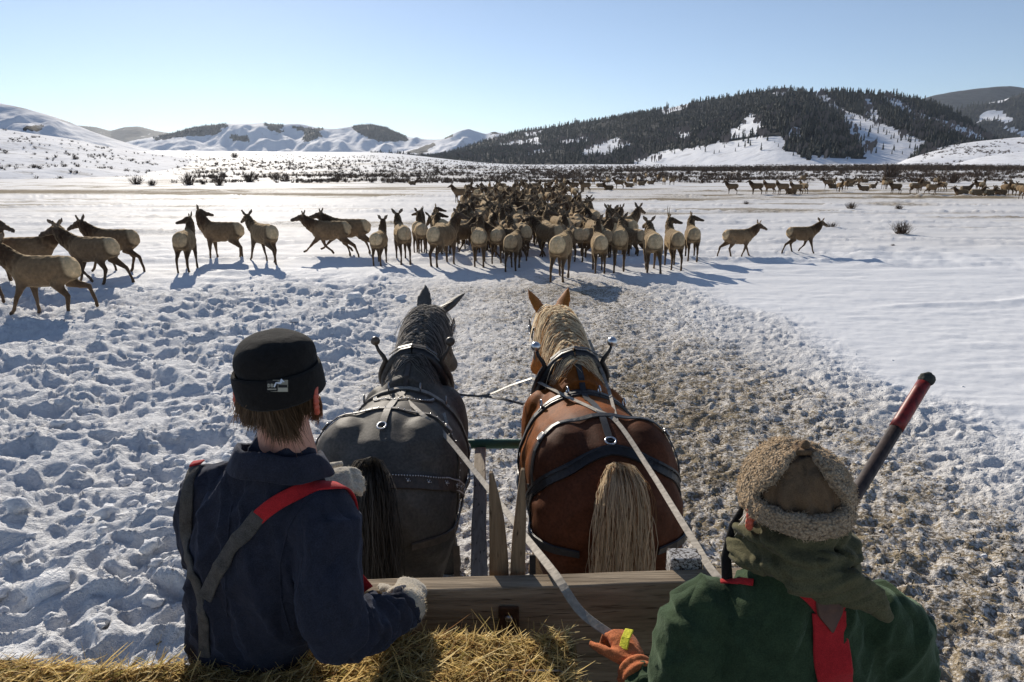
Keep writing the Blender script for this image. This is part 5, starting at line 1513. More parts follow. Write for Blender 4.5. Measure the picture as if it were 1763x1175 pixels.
def folds(amp, f, seed, stretch=(1, 1, 1)):
    def fn(co, no):
        q = co * np.array(stretch) * f
        w = .5 * pn3(q[:, 0] * .6, q[:, 1] * .6, q[:, 2] * .6, seed + 5)
        n = pn3(q[:, 0] + w, q[:, 1] - w, q[:, 2] + w, seed)
        n2 = pn3(q[:, 0] * 2.3 + w, q[:, 1] * 2.3, q[:, 2] * 2.3, seed + 1)
        return amp * ((1 - np.abs(n) * 2.2) * .8 + .35 * n2)
    return fn
def hang(axis, k, amp, seed, z0=None, lean=0.0):
    """long folds hanging in cloth: crisp crests across an axis, coming and going"""
    axis = np.array(axis, float); axis /= np.linalg.norm(axis)
    def fn(co, no):
        w = pn3(co[:, 0] * 3.2, co[:, 1] * 3.2, co[:, 2] * 2.2, seed)
        s_ = (co @ axis + lean * co[:, 2]) * k + 2.6 * w
        m = sstep(-.25, .45, pn3(co[:, 0] * 4.5, co[:, 1] * 4.5, co[:, 2] * 2.4, seed + 3))
        r = 1 - np.abs(np.sin(s_))
        return amp * m * (r * r * 1.6 - .5)
    return fn
def limb(B, pts, rs, col=(.5, .5, .5), sub=5, n=14, wr=0.0, seed=0):
    """sleeve or leg through joints, with bunched wrinkles"""
    P = []; Q = []
    m = len(pts)
    for i in range(m - 1):
        for k in range(sub):
            t = k / sub
            P.append(Vector(pts[i]).lerp(Vector(pts[i + 1]), t)); Q.append(rs[i] + (rs[i + 1] - rs[i]) * t)
    P.append(Vector(pts[-1])); Q.append(rs[-1])
    # round the joints
    for _ in range(3):
        P = [P[0]] + [(P[i - 1] + P[i] * 2 + P[i + 1]) / 4 for i in range(1, len(P) - 1)] + [P[-1]]
    Q = [q * (1 + wr * math.sin(i * 2.1 + seed) * (1 if i % 2 else .5)) for i, q in enumerate(Q)]
    B.loft([(p, q, q, col) for p, q in zip(P, Q)], n, up=Vector((.3, .9, .2)))
def glove(parent, name, wrist, d, back, mat, thumb_side=1, s=1.0, curl=40, fuzz=0, cuff=None, voxel=.006):
    """hand: palm, four unequal fingers bent at the knuckles, thumb leaving the side of the palm"""
    d = Vector(d).normalized(); back = Vector(back); back = (back - d * back.dot(d)).normalized(); side = d.cross(back) * thumb_side
    w = Vector(wrist); B = Body()
    B.loft([(w - d * .05 * s, .034 * s, .030 * s), (w, .034 * s, .027 * s), (w + d * .05 * s, .046 * s, .026 * s), (w + d * .095 * s, .047 * s, .023 * s), (w + d * .115 * s, .040 * s, .018 * s)], 14, up=back)
    for k, (o, L) in enumerate(((.034, .072), (.012, .082), (-.011, .077), (-.032, .060))):
        p = w + d * .098 * s + side * o * s; dd = d.copy(); pts = [p - d * .02 * s, p]
        for j, fr_ in enumerate((.42, .33, .25)):
            q = Quaternion(back.cross(d), 0)
            a = R(curl * (.6, 1.0, .8)[j]); dd = (dd * math.cos(a) - back * math.sin(a)).normalized()
            # keep the bending plane: recompute perpendicular
            back_k = (back - dd * back.dot(dd)); 
            p = p + dd * L * fr_ * s; pts.append(p)
            back = back_k.normalized() if back_k.length > .2 else back
        back = Vector((0, 0, 0)) + (side.cross(d) * thumb_side)
        back = back.normalized()
        rr = [.0115, .0115, .0108, .0098, .0075]
        B.loft([(q, r_ * s, r_ * s) for q, r_ in zip(pts, rr)], 10, up=side)
    t0 = w + d * .025 * s + side * .030 * s; td = (d * .62 + side * .72 - back * .25).normalized()
    t1 = t0 + td * .045 * s; td2 = (td * .6 + d * .6 - back * .35).normalized(); t2 = t1 + td2 * .034 * s; t3 = t2 + td2 * .024 * s
    B.loft([(t0 - td * .015, .019 * s, .017 * s), (t1, .0145 * s, .0135 * s), (t2, .0125 * s, .012 * s), (t3, .008 * s, .008 * s)], 10, up=back)
    B.C = []
    me = B.fuse(name, voxel, 3)
    displace(me, folds(.0015, 60, 3))
    o = obj(name, me, mat, parent); o.location = -parent.location
    if fuzz:
        g = np.random.default_rng(3); rts = []
        vs = [v for v in me.vertices]
        for k in range(fuzz):
            v = vs[g.integers(len(vs))]; p = v.co.copy(); n_ = v.normal
            dd = (n_ + Vector(g.normal(size=3)) * .8).normalized(); rts.append(([p, p + dd * .003, p + dd * .006 + Vector(g.normal(size=3)) * .002], (.62, .56, .45)))
        strands('fuzz', rts, M_HAIR, o, w=.0004)
    return o
def px_path(bvh, pts, n=40, off=.004):
    """surface points under a line drawn through picture points"""
    L = [0]
    for a, b in zip(pts[:-1], pts[1:]): L.append(L[-1] + math.hypot(b[0] - a[0], b[1] - a[1]))
    P, N = [], []
    o = Vector((0, 0, CAM_H))
    for k in range(n):
        s = L[-1] * k / (n - 1)
        x = float(np.interp(s, L, [p[0] for p in pts])); y = float(np.interp(s, L, [p[1] for p in pts]))
        h = bvh.ray_cast(o, ray(x, y).normalized(), 10)
        if h[0] is None: continue
        P.append(h[0] + h[1] * off); N.append(h[1])
    for _ in range(14):
        P = [P[0]] + [(P[i - 1] + P[i] * 2 + P[i + 1]) / 4 for i in range(1, len(P) - 1)] + [P[-1]]
        N = [N[0]] + [(N[i - 1] + N[i] * 2 + N[i + 1]).normalized() for i in range(1, len(N) - 1)] + [N[-1]]
    # stay outside
    out = []
    for p, n_ in zip(P, N):
        h = bvh.find_nearest(p)
        dd = (p - h[0]).dot(h[1])
        out.append(p + n_ * max(0, off - dd))
    return out, N
def bvh_of(me): return BVHTree.FromPolygons([v.co[:] for v in me.vertices], [tuple(p.vertices) for p in me.polygons])
def strapw(name, PN, w, th, mat, parent):
    mb = MB(); mb.ribbon(PN[0], PN[1], w, th); o = mb.build(name, mat, parent, True)
    if parent.parent is None: o.location = -parent.location
    bevel(o, .0015, 1); return o
def head_body(c, face, s=1.0, neck_to=None, beard=False):
    """head with brow, nose, mouth, chin; one skin with the neck"""
    f = Vector((math.sin(R(face)), math.cos(R(face)), 0)); sd = Vector((f.y, -f.x, 0)); u = Vector((0, 0, 1)); B = Body()
    rot = Matrix((sd, f, u)).transposed()
    B.ball(c + u * .02 * s, (.077 * s, .096 * s, .10 * s), (.5, .5, .5), rot, 18, 12)
    B.loft([(c - u * .03 * s + f * .02 * s, .070 * s, .08 * s), (c - u * .075 * s + f * .035 * s, .058 * s, .062 * s), (c - u * .115 * s + f * .05 * s, .035 * s, .035 * s)], 14, up=f)
    B.loft([(c + f * .09 * s + u * .02 * s, .010 * s, .012 * s), (c + f * .112 * s - u * .012 * s, .014 * s, .013 * s), (c + f * .105 * s - u * .03 * s, .015 * s, .010 * s)], 8, up=f)
    B.loft([(c + f * .094 * s - sd * .022 * s - u * .056 * s, .006, .007), (c + f * .103 * s - u * .056 * s, .009, .010), (c + f * .094 * s + sd * .022 * s - u * .056 * s, .006, .007)], 8)
    B.loft([(c + f * .085 * s - sd * .05 * s + u * .028 * s, .008, .008), (c + f * .097 * s + u * .03 * s, .011, .009), (c + f * .085 * s + sd * .05 * s + u * .028 * s, .008, .008)], 8)
    nt = Vector(neck_to); B.loft([(c - u * .04 * s - f * .012, .062 * s, .066 * s), (c.lerp(nt, .5) - f * .01, .060 * s, .064 * s), (nt, .07 * s, .07 * s), (nt - u * .08, .085 * s, .08 * s)], 16, up=f)
    B.C = []
    return B, f, sd, u
def ear_mesh(c, f, sd, side, s=1.0):
    B = Body(); u = Vector((0, 0, 1)); o = c + sd * side * .076 * s - f * .005 * s
    out = (sd * side * .7 - f * .55).normalized()
    for k in range(9):
        a = R(-100 + 200 * k / 8)
        p = o + out * (.014 + .010 * math.cos(a)) * s + u * (.031 * math.sin(a)) * s + f * (-.012 * math.cos(a)) * s
        B.ball(p, (.008 * s,) * 3, (.5, .5, .5), None, 8, 6)
    B.loft([(o - out * .01, .012 * s, .025 * s), (o + out * .014 * s, .007 * s, .022 * s)], 10)
    B.C = []
    return B

# ------------------------------------------------------------------ man in navy with black knit cap
M1 = Vector((-.79, 1.74, .93))
man1 = empty('person', M1)
tag(man1, 'man in navy shirt, black knit cap and grey and red suspenders, seen from behind', 'person')
F1 = Vector((math.sin(R(24)), math.cos(R(24)), 0)); R1v = Vector((F1.y, -F1.x, 0))
SL1 = Vector((-.845, 1.755, 2.285)); SR1 = Vector((-.475, 1.595, 2.275))
B = Body()
B.loft([((-.80, 1.76, 1.30), .17, .125), ((-.80, 1.755, 1.50), .175, .13), ((-.79, 1.745, 1.74), .178, .132), ((-.745, 1.715, 1.95), .20, .145), ((-.69, 1.69, 2.12), .212, .148), ((-.655, 1.68, 2.25), .195, .128), ((-.625, 1.675, 2.345), .150, .10), ((-.60, 1.675, 2.42), .085, .078), ((-.59, 1.68, 2.455), .07, .07)], 26, up=F1)
B.ball(SL1 + Vector((.02, 0, -.01)), (.085, .085, .085), (.5,) * 3); B.ball(SR1 + Vector((-.02, 0, -.01)), (.09, .09, .09), (.5,) * 3)
EL1 = Vector((-.915, 1.79, 1.99)); WL1 = Vector((-.70, 2.0, 2.12))
limb(B, [SL1, EL1, WL1], [.082, .070, .050], wr=.04)
ER1 = Vector((-.452, 1.46, 2.005)); WR1 = at(694, 1046, 1.84)
limb(B, [SR1, ER1.lerp(SR1, .0), WR1], [.088, .078, .054], wr=.05, seed=1)
B.C = []
me = B.fuse('jacket', .0095, 4)
displace(me, folds(.011, 8, 4, (1, 1, .45)))
displace(me, folds(.0045, 20, 8, (1, 1, .6)))
displace(me, hang(R1v, 38, .009, 31, lean=.25)); displace(me, hang(R1v, 30, .008, 36, lean=-.7))
# bunched sleeve at the bent right arm
def sleeve(co, no):
    p = co - np.array(ER1[:]); ax = np.array((WR1 - ER1).normalized()[:]); t = p @ ax
    r = np.linalg.norm(p - t[:, None] * ax, axis=1)
    m = sstep(.14, .09, r) * sstep(-.05, .05, t)
    return m * .009 * np.sin(t * 95 + 6 * pn3(co[:, 0] * 14, co[:, 1] * 14, co[:, 2] * 14, 2))
displace(me, sleeve)
jk = obj('shirt', me, M_NAVY, man1); jk.location = -man1.location
bv1 = bvh_of(me)
for pth in ([(556, 842), (520, 872), (494, 915), (482, 970), (484, 1030), (500, 1090)], [(392, 1062), (388, 1000), (392, 930), (400, 870)]):
    strapw('seam', px_path(bv1, pth, 40, .0005), .005, .002, M_NAVY, man1)
# trousers and boots
B = Body()
B.loft([((-.80, 1.76, 1.20), .16, .12), ((-.80, 1.76, 1.40), .168, .125)], 16, up=F1)
for s in (-1, 1): limb(B, [Vector((-.80, 1.76, 1.36)) + R1v * s * .085, Vector((-.80, 1.80, 1.12)) + R1v * s * .10, Vector((-.80, 1.76, .98)) + R1v * s * .11], [.10, .08, .075])
B.C = []
o = obj('trousers', B.fuse('trousers', .014, 3), M_TROUS, man1); o.location = -man1.location
for s in (-1, 1):
    mb = MB(); c = M1 + R1v * s * .11 + F1 * .05; mb.ball((c.x, c.y, .985), .07, 14, 8, (.75, 1.7, .6)); o = mb.build('boot', M_BLACK_L, man1, True); o.location = -man1.location
# head
HC1 = at(484, 668, 1.675); FACE1 = 6
B, f, sd, u = head_body(HC1, FACE1, 1.04, Vector((-.595, 1.678, 2.44)))
me = B.fuse('head', .006, 4); o = obj('head', me, M_SKIN, man1); o.location = -man1.location
for s in (-1, 1):
    o = obj('ear', ear_mesh(HC1 + Vector((0, 0, -.022)), f, sd, s, 1.12).fuse('ear', .0035, 3), M_EAR, man1); o.location = -man1.location
    mb = MB(); mb.ball(HC1 + f * .088 + sd * s * .032 + u * .012, .012, 10, 8); o = mb.build('eye', M_STEEL, man1, True); o.location = -man1.location
# hair under the cap and a beard
def hair_fringe(name, c, f, sd, a0, a1, n, z0, L, rad, col, parent, seed, curl=.02, w=.0016):
    g = np.random.default_rng(seed); rts = []
    for k in range(n):
        a = R(g.uniform(a0, a1)); d = (-f * math.cos(a) + sd * math.sin(a))
        lay = g.random()
        p = c + d * (rad * (.80 + .22 * lay)) + Vector((0, 0, z0 + g.uniform(-.01, .02)))
        ln = L * (g.uniform(.55, 1.15) + .18 * math.sin(a * 17)) * (.75 + .35 * math.cos(a) ** 2); pts = [p]; m = 6
        ac = (round(a * 11 + .35 * math.sin(a * 5)) / 11 - a); cv = math.sin(round(a * 11) * 12.9)
        dr = Vector((0, 0, -1)) + d * (.10 + .10 * g.normal()) + sd * .1 * g.normal()
        for i in range(m):
            p = p + dr.normalized() * ln * (1 + .22 * cv) / m; pts.append(p)
            dr = dr + d * (-.10 + .05 * g.normal()) + sd * (g.normal() * .06 + ac * 2.2 + .16 * cv * math.sin(i * 1.3)) + Vector((0, 0, -.06))
            if i > 2: dr = dr + d * curl * (7 + 4 * cv)
        v = g.uniform(.5, 1.4); rts.append((pts, tuple(v * q for q in col)))
    o = strands(name, rts, M_HAIR, parent, w=w); o.location = -parent.location if parent.parent is None else (0, 0, 0); return o
hair_fringe('hair', HC1, f, sd, -95, 70, 4200, .002, .086, .103, (.15, .092, .050), man1, 3, w=.0013)
hair_fringe('beard', HC1 + f * .02, -f, -sd, -70, 70, 900, -.06, .06, .088, (.20, .10, .05), man1, 4, w=.001)
# cap: crown and turned-up cuff
capc = HC1 + Vector((0, .0, .004)); tilt = Matrix.Rotation(R(-4), 3, 'Y') @ Matrix.Rotation(R(4), 3, 'X')
def cap_ring(z, rx, ry): return (capc + tilt @ Vector((0, 0, z)), rx, ry)
B = Body()
B.loft([cap_ring(.010, .092, .098), cap_ring(.05, .097, .104), cap_ring(.085, .099, .106), cap_ring(.108, .094, .100), cap_ring(.126, .080, .086), cap_ring(.138, .054, .058), cap_ring(.142, .02, .02)], 30, up=f); B.C = []
me = B.fuse('cap_crown', .008, 5); displace(me, folds(.005, 11, 5))
cap = obj('knit_cap', me, M_BLACKK, man1); cap.location = -man1.location
def band(name, zs, mat, parent, thick=.010, n=48, wob=.0025, c0=capc, tl=tilt, ff=f, ss=sd):
    """turned-up cuff: outer wall, rolled top, inner wall"""
    prof = zs; V = []; m = len(prof)
    for k in range(n):
        a = 2 * math.pi * k / n
        for (z, r) in prof:
            rr = r * (1 + wob / r * math.sin(a * 3 + z * 30)); d = ss * math.sin(a) * rr + ff * math.cos(a) * rr * 1.06
            V.append(c0 + tl @ (d + Vector((0, 0, z))))
    F = [(k * m + i, ((k + 1) % n) * m + i, ((k + 1) % n) * m + (i + 1) % m, k * m + (i + 1) % m) for k in range(n) for i in range(m)]
    mb = MB(); mb.add(V, F); o = mb.build(name, mat, parent, True)
    if parent.parent is None: o.location = -parent.location
    return o
band('cuff', [(-.016, .101), (-.020, .106), (-.014, .1105), (.01, .1115), (.035, .111), (.050, .109), (.058, .105), (.055, .101), (.045, .098), (-.01, .094)], M_BLACKK, cap)
# woven label on the cuff
def label_patch():
    o0 = Vector((0, 0, CAM_H)); bvc = bvh_of_cuff
    def hit(px, py, off):
        h = bvc.ray_cast(o0, ray(px, py).normalized(), 10); return h[0] - ray(px, py).normalized() * off if h[0] is not None else at(px, py, 1.55)
    def quad(x0, y0, x1, y1, mat, off, name, parent):
        V = []; nx = max(2, int((x1 - x0) / 4) + 1)
        for j, y in enumerate((y0, y1)):
            for i in range(nx + 1): V.append(hit(x0 + (x1 - x0) * i / nx, y, off))
        F = [(i, i + 1, nx + 2 + i, nx + 1 + i) for i in range(nx)]
        n0 = len(V); back = [hit(x0 + (x1 - x0) * i / nx, y, 0.0005) for y in (y0, y1) for i in range(nx + 1)]
        V += back; F += [tuple(q + n0 for q in reversed(f_)) for f_ in F]
        F += [(i, n0 + i, n0 + i + 1, i + 1) for i in range(nx)] + [(nx + 2 + i, n0 + nx + 2 + i, n0 + nx + 1 + i, nx + 1 + i) for i in range(nx)] + [(0, nx + 1, n0 + nx + 1, n0), (nx, n0 + nx, n0 + 2 * nx + 1, 2 * nx + 1)]
        mb = MB(); mb.add(V, F); return mb.build(name, mat, parent)
    mk = lambda nm, c: Mat(nm, c, .7, .3).m
    lab = quad(458.5, 654.5, 496, 675, mk('label_tan', (.30, .28, .22)), .0022, 'woven_label', cap)
    quad(459.5, 655.5, 478, 674, mk('label_black', (.018, .017, .016)), .0027, 'label_panel', cap)
    quad(479.5, 663, 494.5, 667.5, mk('label_dark', (.02, .018, .018)), .0030, 'label_bar', cap)
    quad(479, 668, 495, 674.5, mk('label_pale', (.42, .40, .32)), .0030, 'label_block', cap)
    mt = mk('label_thread', (.55, .52, .42)); wt = mk('label_white', (.70, .74, .80))
    # lettering D R I in block capitals and the small row below
    def bars(L, mat, off, name):
        for (x0, y0, x1, y1) in L: quad(x0, y0, x1, y1, mat, off, name, cap)
    bars([(461, 661.2, 462.4, 667.2), (462.4, 661.2, 464, 662.2), (462.4, 666.2, 464, 667.2), (464, 662, 465.2, 666.4)], mt, .0034, 'letter_d')
    bars([(466.4, 661.2, 467.7, 667.2), (467.7, 661.2, 469.6, 662.2), (467.7, 664, 469.6, 664.8), (469.2, 662, 470.3, 664.2), (469.0, 664.8, 470.4, 667.2)], mt, .0034, 'letter_r')
    bars([(471.5, 661.2, 473, 667.2)], mt, .0034, 'letter_i')
    bars([(461 + 2.2 * i, 669.4, 462.4 + 2.2 * i, 671.4) for i in range(7)], mt, .0034, 'small_letter')
    # pale running figure sewn across the top edge
    def fig(pts, w):
        mb = MB(); P = [hit(x, y, .0042) for x, y in pts]; n_ = (o0 - P[0]).normalized(); mb.ribbon(P, [n_] * len(P), w, .0012); mb.build('figure_piece', wt, cap)
    fig([(478, 650), (480.5, 648.6), (483.5, 651), (485, 655), (483.5, 660)], .0062)
    fig([(484, 660.5), (480, 659.8), (475.5, 659.4), (474, 663), (472, 666.4)], .0034)
    fig([(484, 653), (487, 656), (489.4, 658.2)], .0026)
cuff_o = [c for c in cap.children if c.name.startswith('cuff')][0]
bvh_of_cuff = bvh_of(cuff_o.data)
label_patch()
# shirt collar
def collar_ring(name, c, F, Rv, rx, ry, z0, z1, flare, mat, parent, gap=50, n=40, thick=.006, drop=.0):
    V = []; pr = [(0, z0, 0), (0, z1, .004), (.007, z1 + .004, .004), (.014, z1 - .004, 0), (.024 + flare, z0 - .012, 0), (.018 + flare, z0 - .016, 0)]
    m = len(pr)
    for k in range(n + 1):
        a = R(gap + (360 - 2 * gap) * k / n)
        for (o_, z, _) in pr:
            d = Rv * math.sin(a) * (rx + o_) + F * math.cos(a) * (ry + o_)
            V.append(Vector(c) + d + Vector((0, 0, z + drop * math.cos(a) + .004 * math.sin(a * 5))))
    F_ = [(k * m + i, (k + 1) * m + i, (k + 1) * m + (i + 1) % m, k * m + (i + 1) % m) for k in range(n) for i in range(m)]
    F_ += [tuple(range(m)), tuple(n * m + i for i in range(m - 1, -1, -1))]
    mb = MB(); mb.add(V, F_); o = mb.build(name, mat, parent, True); o.location = -parent.location if parent.parent is None else (0, 0, 0)
    return o
collar_ring('collar', (-.612, 1.675, 2.385), F1, R1v, .100, .094, .0, .046, .014, M_NAVY, man1, 38, drop=-.03)
# suspenders: grey wool below, red elastic above
strapw('suspender_strap', px_path(bv1, [(338, 806), (330, 825), (322, 870), (322, 930), (334, 985), (348, 1020), (354, 1080), (354, 1130)], 60, .003), .036, .006, M_GREYW, man1)
strapw('suspender_strap', px_path(bv1, [(356, 1030), (378, 985), (408, 935), (450, 884)], 40, .008), .042, .006, M_GREYW, man1)
strapw('red_strap', px_path(bv1, [(378, 772), (364, 781), (350, 793), (338, 807)], 20, .009), .034, .005, M_REDS, man1)
P_, N_ = px_path(bv1, [(444, 892), (470, 870), (500, 851), (535, 840), (562, 842)], 30, .008)
# carry on over the shoulder and down the chest
fr_ = [Vector((-.44, 1.655, 2.36)), Vector((-.41, 1.70, 2.31)), Vector((-.405, 1.735, 2.22)), Vector((-.42, 1.77, 2.10)), Vector((-.47, 1.80, 1.98))]
for q in fr_:
    h = bv1.find_nearest(q); P_.append(h[0] + h[1] * .008); N_.append(h[1])
def resample(P, N, n):
    P2, N2 = [], []
    L = [0]
    for a, b in zip(P[:-1], P[1:]): L.append(L[-1] + (b - a).length)
    for k in range(n):
        s = L[-1] * k / (n - 1)
        i = max(0, min(len(P) - 2, int(np.searchsorted(L, s)) - 1)); t = (s - L[i]) / max(1e-9, L[i + 1] - L[i])
        P2.append(P[i].lerp(P[i + 1], t)); N2.append(N[i].lerp(N[i + 1], t).normalized())
    for _ in range(5):
        P2 = [P2[0]] + [(P2[i - 1] + P2[i] * 2 + P2[i + 1]) / 4 for i in range(1, n - 1)] + [P2[-1]]
        N2 = [N2[0]] + [(N2[i - 1] + N2[i] * 2 + N2[i + 1]).normalized() for i in range(1, n - 1)] + [N2[-1]]
    return P2, N2
strapw('red_strap', resample(P_, N_, 60), .040, .005, M_REDS, man1)
mb = MB(); q = P_[-2]; mb.torus(q + N_[-2] * .008, N_[-2].to_track_quat('Z', 'Y').to_matrix(), .016, .003, 14, 6); o = mb.build('clip', M_STEEL, man1, True); o.location = -man1.location
# gloves
gl = glove(man1, 'glove', WL1 + Vector((.05, .0, .03)), (.75, .25, .12), (-.1, -.55, .8), M_FLEECE_G, -1, 1.18, 38, 700)
gr = glove(man1, 'glove', WR1 + Vector((.0, .03, -.01)), (.05, .9, -.12), (.35, -.1, .9), M_FLEECE_G, -1, 1.18, 34, 400)
B = Body(); dW = (WR1 - ER1).normalized(); B.loft([(WR1 - dW * .045, .062, .062), (WR1 - dW * .02, .068, .068), (WR1 + dW * .02, .066, .066), (WR1 + dW * .045, .055, .055)], 18); B.C = []
me = B.fuse('glove_cuff', .008, 3); displace(me, folds(.004, 40, 3)); o = obj('glove_cuff', me, M_FLEECE_G, gr)
g = np.random.default_rng(8); rts = []
for k in range(900):
    v = me.vertices[int(g.integers(len(me.vertices)))]; p = v.co.copy(); dd = (v.normal + Vector(g.normal(size=3)) * .8).normalized(); rts.append(([p, p + dd * .004, p + dd * .009], (.66, .58, .44)))
strands('fuzz', rts, M_HAIR, gr, w=.0005)

# ------------------------------------------------------------------ man in green with the fleece hat
M2 = Vector((.72, 1.52, .93))
man2 = empty('person', M2)
tag(man2, 'man in green wool coat, fleece trapper hat and olive scarf, holding the reins', 'person')
F2 = Vector((-.06, 1, 0)).normalized(); R2v = Vector((F2.y, -F2.x, 0))
SL2 = Vector((.475, 1.53, 2.03)); SR2 = Vector((.945, 1.49, 2.05))
B = Body()
B.loft([((.74, 1.52, .98), .17, .14), ((.74, 1.52, 1.25), .19, .15), ((.735, 1.52, 1.5), .20, .155), ((.73, 1.515, 1.72), .215, .16), ((.72, 1.51, 1.90), .235, .165), ((.715, 1.505, 2.02), .225, .150), ((.71, 1.50, 2.10), .19, .125), ((.70, 1.50, 2.17), .12, .10), ((.69, 1.50, 2.23), .08, .08)], 26, up=F2)
B.ball(SL2 + Vector((.03, 0, 0)), (.095, .10, .095), (.5,) * 3); B.ball(SR2 + Vector((-.03, 0, 0)), (.10, .10, .095), (.5,) * 3)
EL2 = Vector((.425, 1.45, 1.735)); WL2 = at(1098, 1165, 1.66)
limb(B, [SL2, EL2, WL2], [.098, .085, .052], wr=.05)
ER2 = Vector((1.02, 1.50, 1.76)); WR2 = Vector((.93, 1.72, 1.70))
limb(B, [SR2, ER2, WR2], [.098, .085, .052], wr=.05, seed=2)
B.C = []
me = B.fuse('coat', .0095, 4)
displace(me, folds(.010, 8, 14, (1, 1, .6))); displace(me, folds(.004, 20, 18, (1, 1, .7))); displace(me, hang(R2v, 30, .009, 41, lean=.5)); displace(me, hang(R2v, 26, .008, 47, lean=-.6))
def sleeve2(co, no):
    p = co - np.array(EL2[:]); ax = np.array((WL2 - EL2).normalized()[:]); t = p @ ax
    r = np.linalg.norm(p - t[:, None] * ax, axis=1)
    return sstep(.12, .08, r) * sstep(.03, .10, t) * .006 * np.sin(t * 130 + 6 * pn3(co[:, 0] * 14, co[:, 1] * 14, co[:, 2] * 14, 2))
displace(me, sleeve2)
o = obj('coat', me, M_GREENW, man2); o.location = -man2.location
bv2 = bvh_of(me)
B = Body()
for s in (-1, 1): limb(B, [Vector((.74, 1.52, 1.15)) + R2v * s * .09, Vector((.74, 1.54, 1.05)) + R2v * s * .10, Vector((.74, 1.52, .97)) + R2v * s * .11], [.10, .09, .08])
B.C = []
o = obj('trousers', B.fuse('trousers', .014, 3), M_TROUS, man2); o.location = -man2.location
for s in (-1, 1):
    mb = MB(); c = M2 + R2v * s * .11 + F2 * .05; mb.ball((c.x, c.y, .985), .07, 14, 8, (.75, 1.7, .6)); o = mb.build('boot', M_BLACK_L, man2, True); o.location = -man2.location
HC2 = at(1369, 858, 1.475); FACE2 = 2
B, f2, sd2, u2 = head_body(HC2, FACE2, 1.04, Vector((.70, 1.50, 2.24)))
o = obj('head', B.fuse('head', .006, 4), M_SKIN, man2); o.location = -man2.location
for s in (-1, 1):
    o = obj('ear', ear_mesh(HC2 + Vector((0, 0, -.028)), f2, sd2, s, 1.22).fuse('ear', .0035, 3), M_EAR, man2); o.location = -man2.location
    mb = MB(); mb.ball(HC2 + f2 * .088 + sd2 * s * .032 + u2 * .012, .012, 10, 8); o = mb.build('eye', M_STEEL, man2, True); o.location = -man2.location
hair_fringe('beard', HC2 + f2 * .03, -f2, -sd2, -95, 95, 2600, -.035, .10, .092, (.62, .60, .56), man2, 14, w=.0011)
# hat: canvas crown inside a fleece band with the ear flaps tied up
hc = HC2 + Vector((0, 0, .018))
FH = Vector((.26, 1, 0)).normalized(); SH = Vector((FH.y, -FH.x, 0))
def hat_pt(a, e, r, zr=.92):
    """a: angle from the back, towards the right side; e: height angle"""
    return hc + (-FH * math.cos(a) * 1.05 + SH * math.sin(a)) * math.cos(e) * r + Vector((0, 0, math.sin(e) * r * zr))
B = Body()
B.ball(hc + Vector((0, 0, .005)), (.106, .111, .106), (.5,) * 3, None, 24, 16); B.C = []
me = B.fuse('hat_crown', .007, 3)
def gath(co, no):
    q = co - np.array(hc[:]); a = np.arctan2(q @ np.array(SH[:]), -(q @ np.array(FH[:]))); z = q[:, 2]
    back = sstep(1.1, .5, np.abs(a))
    return back * (.0065 * np.sin(a * 15 + 1.5 * np.sin(z * 40)) * sstep(.085, .0, z) - .006 * np.exp(-(a / .045) ** 2)) + .002 * pn3(co[:, 0] * 30, co[:, 1] * 30, co[:, 2] * 30, 4)
displace(me, gath)
hat = obj('fleece_hat', me, M_CANVAS, man2); hat.location = -man2.location
# fleece: solid shell pieces fused
B = Body()
def fleece_panel(test, r_in, r_out, na=150, ne=60, e0=-38, e1=88):
    V, F, idx = [], [], {}
    keep = [[test(R(-180 + 360 * (i + .5) / na), R(e0 + (e1 - e0) * (j + .5) / ne)) for j in range(ne)] for i in range(na)]
    def vid(i, j, k):
        i %= na; key = (i, j, k)
        if key not in idx:
            a = R(-180 + 360 * i / na); e = R(e0 + (e1 - e0) * j / ne); idx[key] = len(V); rr = (r_in if k == 0 else r_out)
            rr = rr(a, e) if callable(rr) else rr
            V.append(hat_pt(a, e, rr))
        return idx[key]
    for i in range(na):
        for j in range(ne):
            if not keep[i][j]: continue
            F.append((vid(i, j, 1), vid(i + 1, j, 1), vid(i + 1, j + 1, 1), vid(i, j + 1, 1))); F.append((vid(i, j + 1, 0), vid(i + 1, j + 1, 0), vid(i + 1, j, 0), vid(i, j, 0)))
            for (di, dj, p, q) in ((-1, 0, (i, j), (i, j + 1)), (1, 0, (i + 1, j), (i + 1, j + 1)), (0, -1, (i, j), (i + 1, j)), (0, 1, (i, j + 1), (i + 1, j + 1))):
                ni, nj = (i + di) % na, j + dj
                if not (0 <= nj < ne) or not keep[ni][nj]: F.append((vid(*p, 0), vid(*q, 0), vid(*q, 1), vid(*p, 1)))
    n0 = len(B.V); B.V += V; B.F += [tuple(x + n0 for x in f_) for f_ in F]; B.C += [(.5,) * 3] * len(V)
def test_fl(a, e):
    x = math.cos(e) * math.sin(a); y = -math.cos(e) * math.cos(a); z = math.sin(e)
    if e < R(2): return e > R(-23)
    # opening behind: wide low down, closing towards the top; the front peak flap covers the brow
    w = min(.86 * max(0, 1 - z / 1.0) ** .80 + .05, .50 + 3.2 * z)
    if abs(x) < w and y < .55: return False
    if abs(x) < .06: return False
    return True
fleece_panel(test_fl, .104, lambda a, e: .131 + .006 * math.sin(a * 2 + 1) + .006 * sstep(R(0), R(-12), e))
B.C = []
me = B.fuse('fleece', .0065, 5)
displace(me, lambda co, no: .0045 * pn3(co[:, 0] * 105, co[:, 1] * 105, co[:, 2] * 105, 5) + .003 * pn3(co[:, 0] * 50, co[:, 1] * 50, co[:, 2] * 50, 6))
fl = obj('fleece_flaps', me, M_SHERPA, hat)
g = np.random.default_rng(12); rts = []
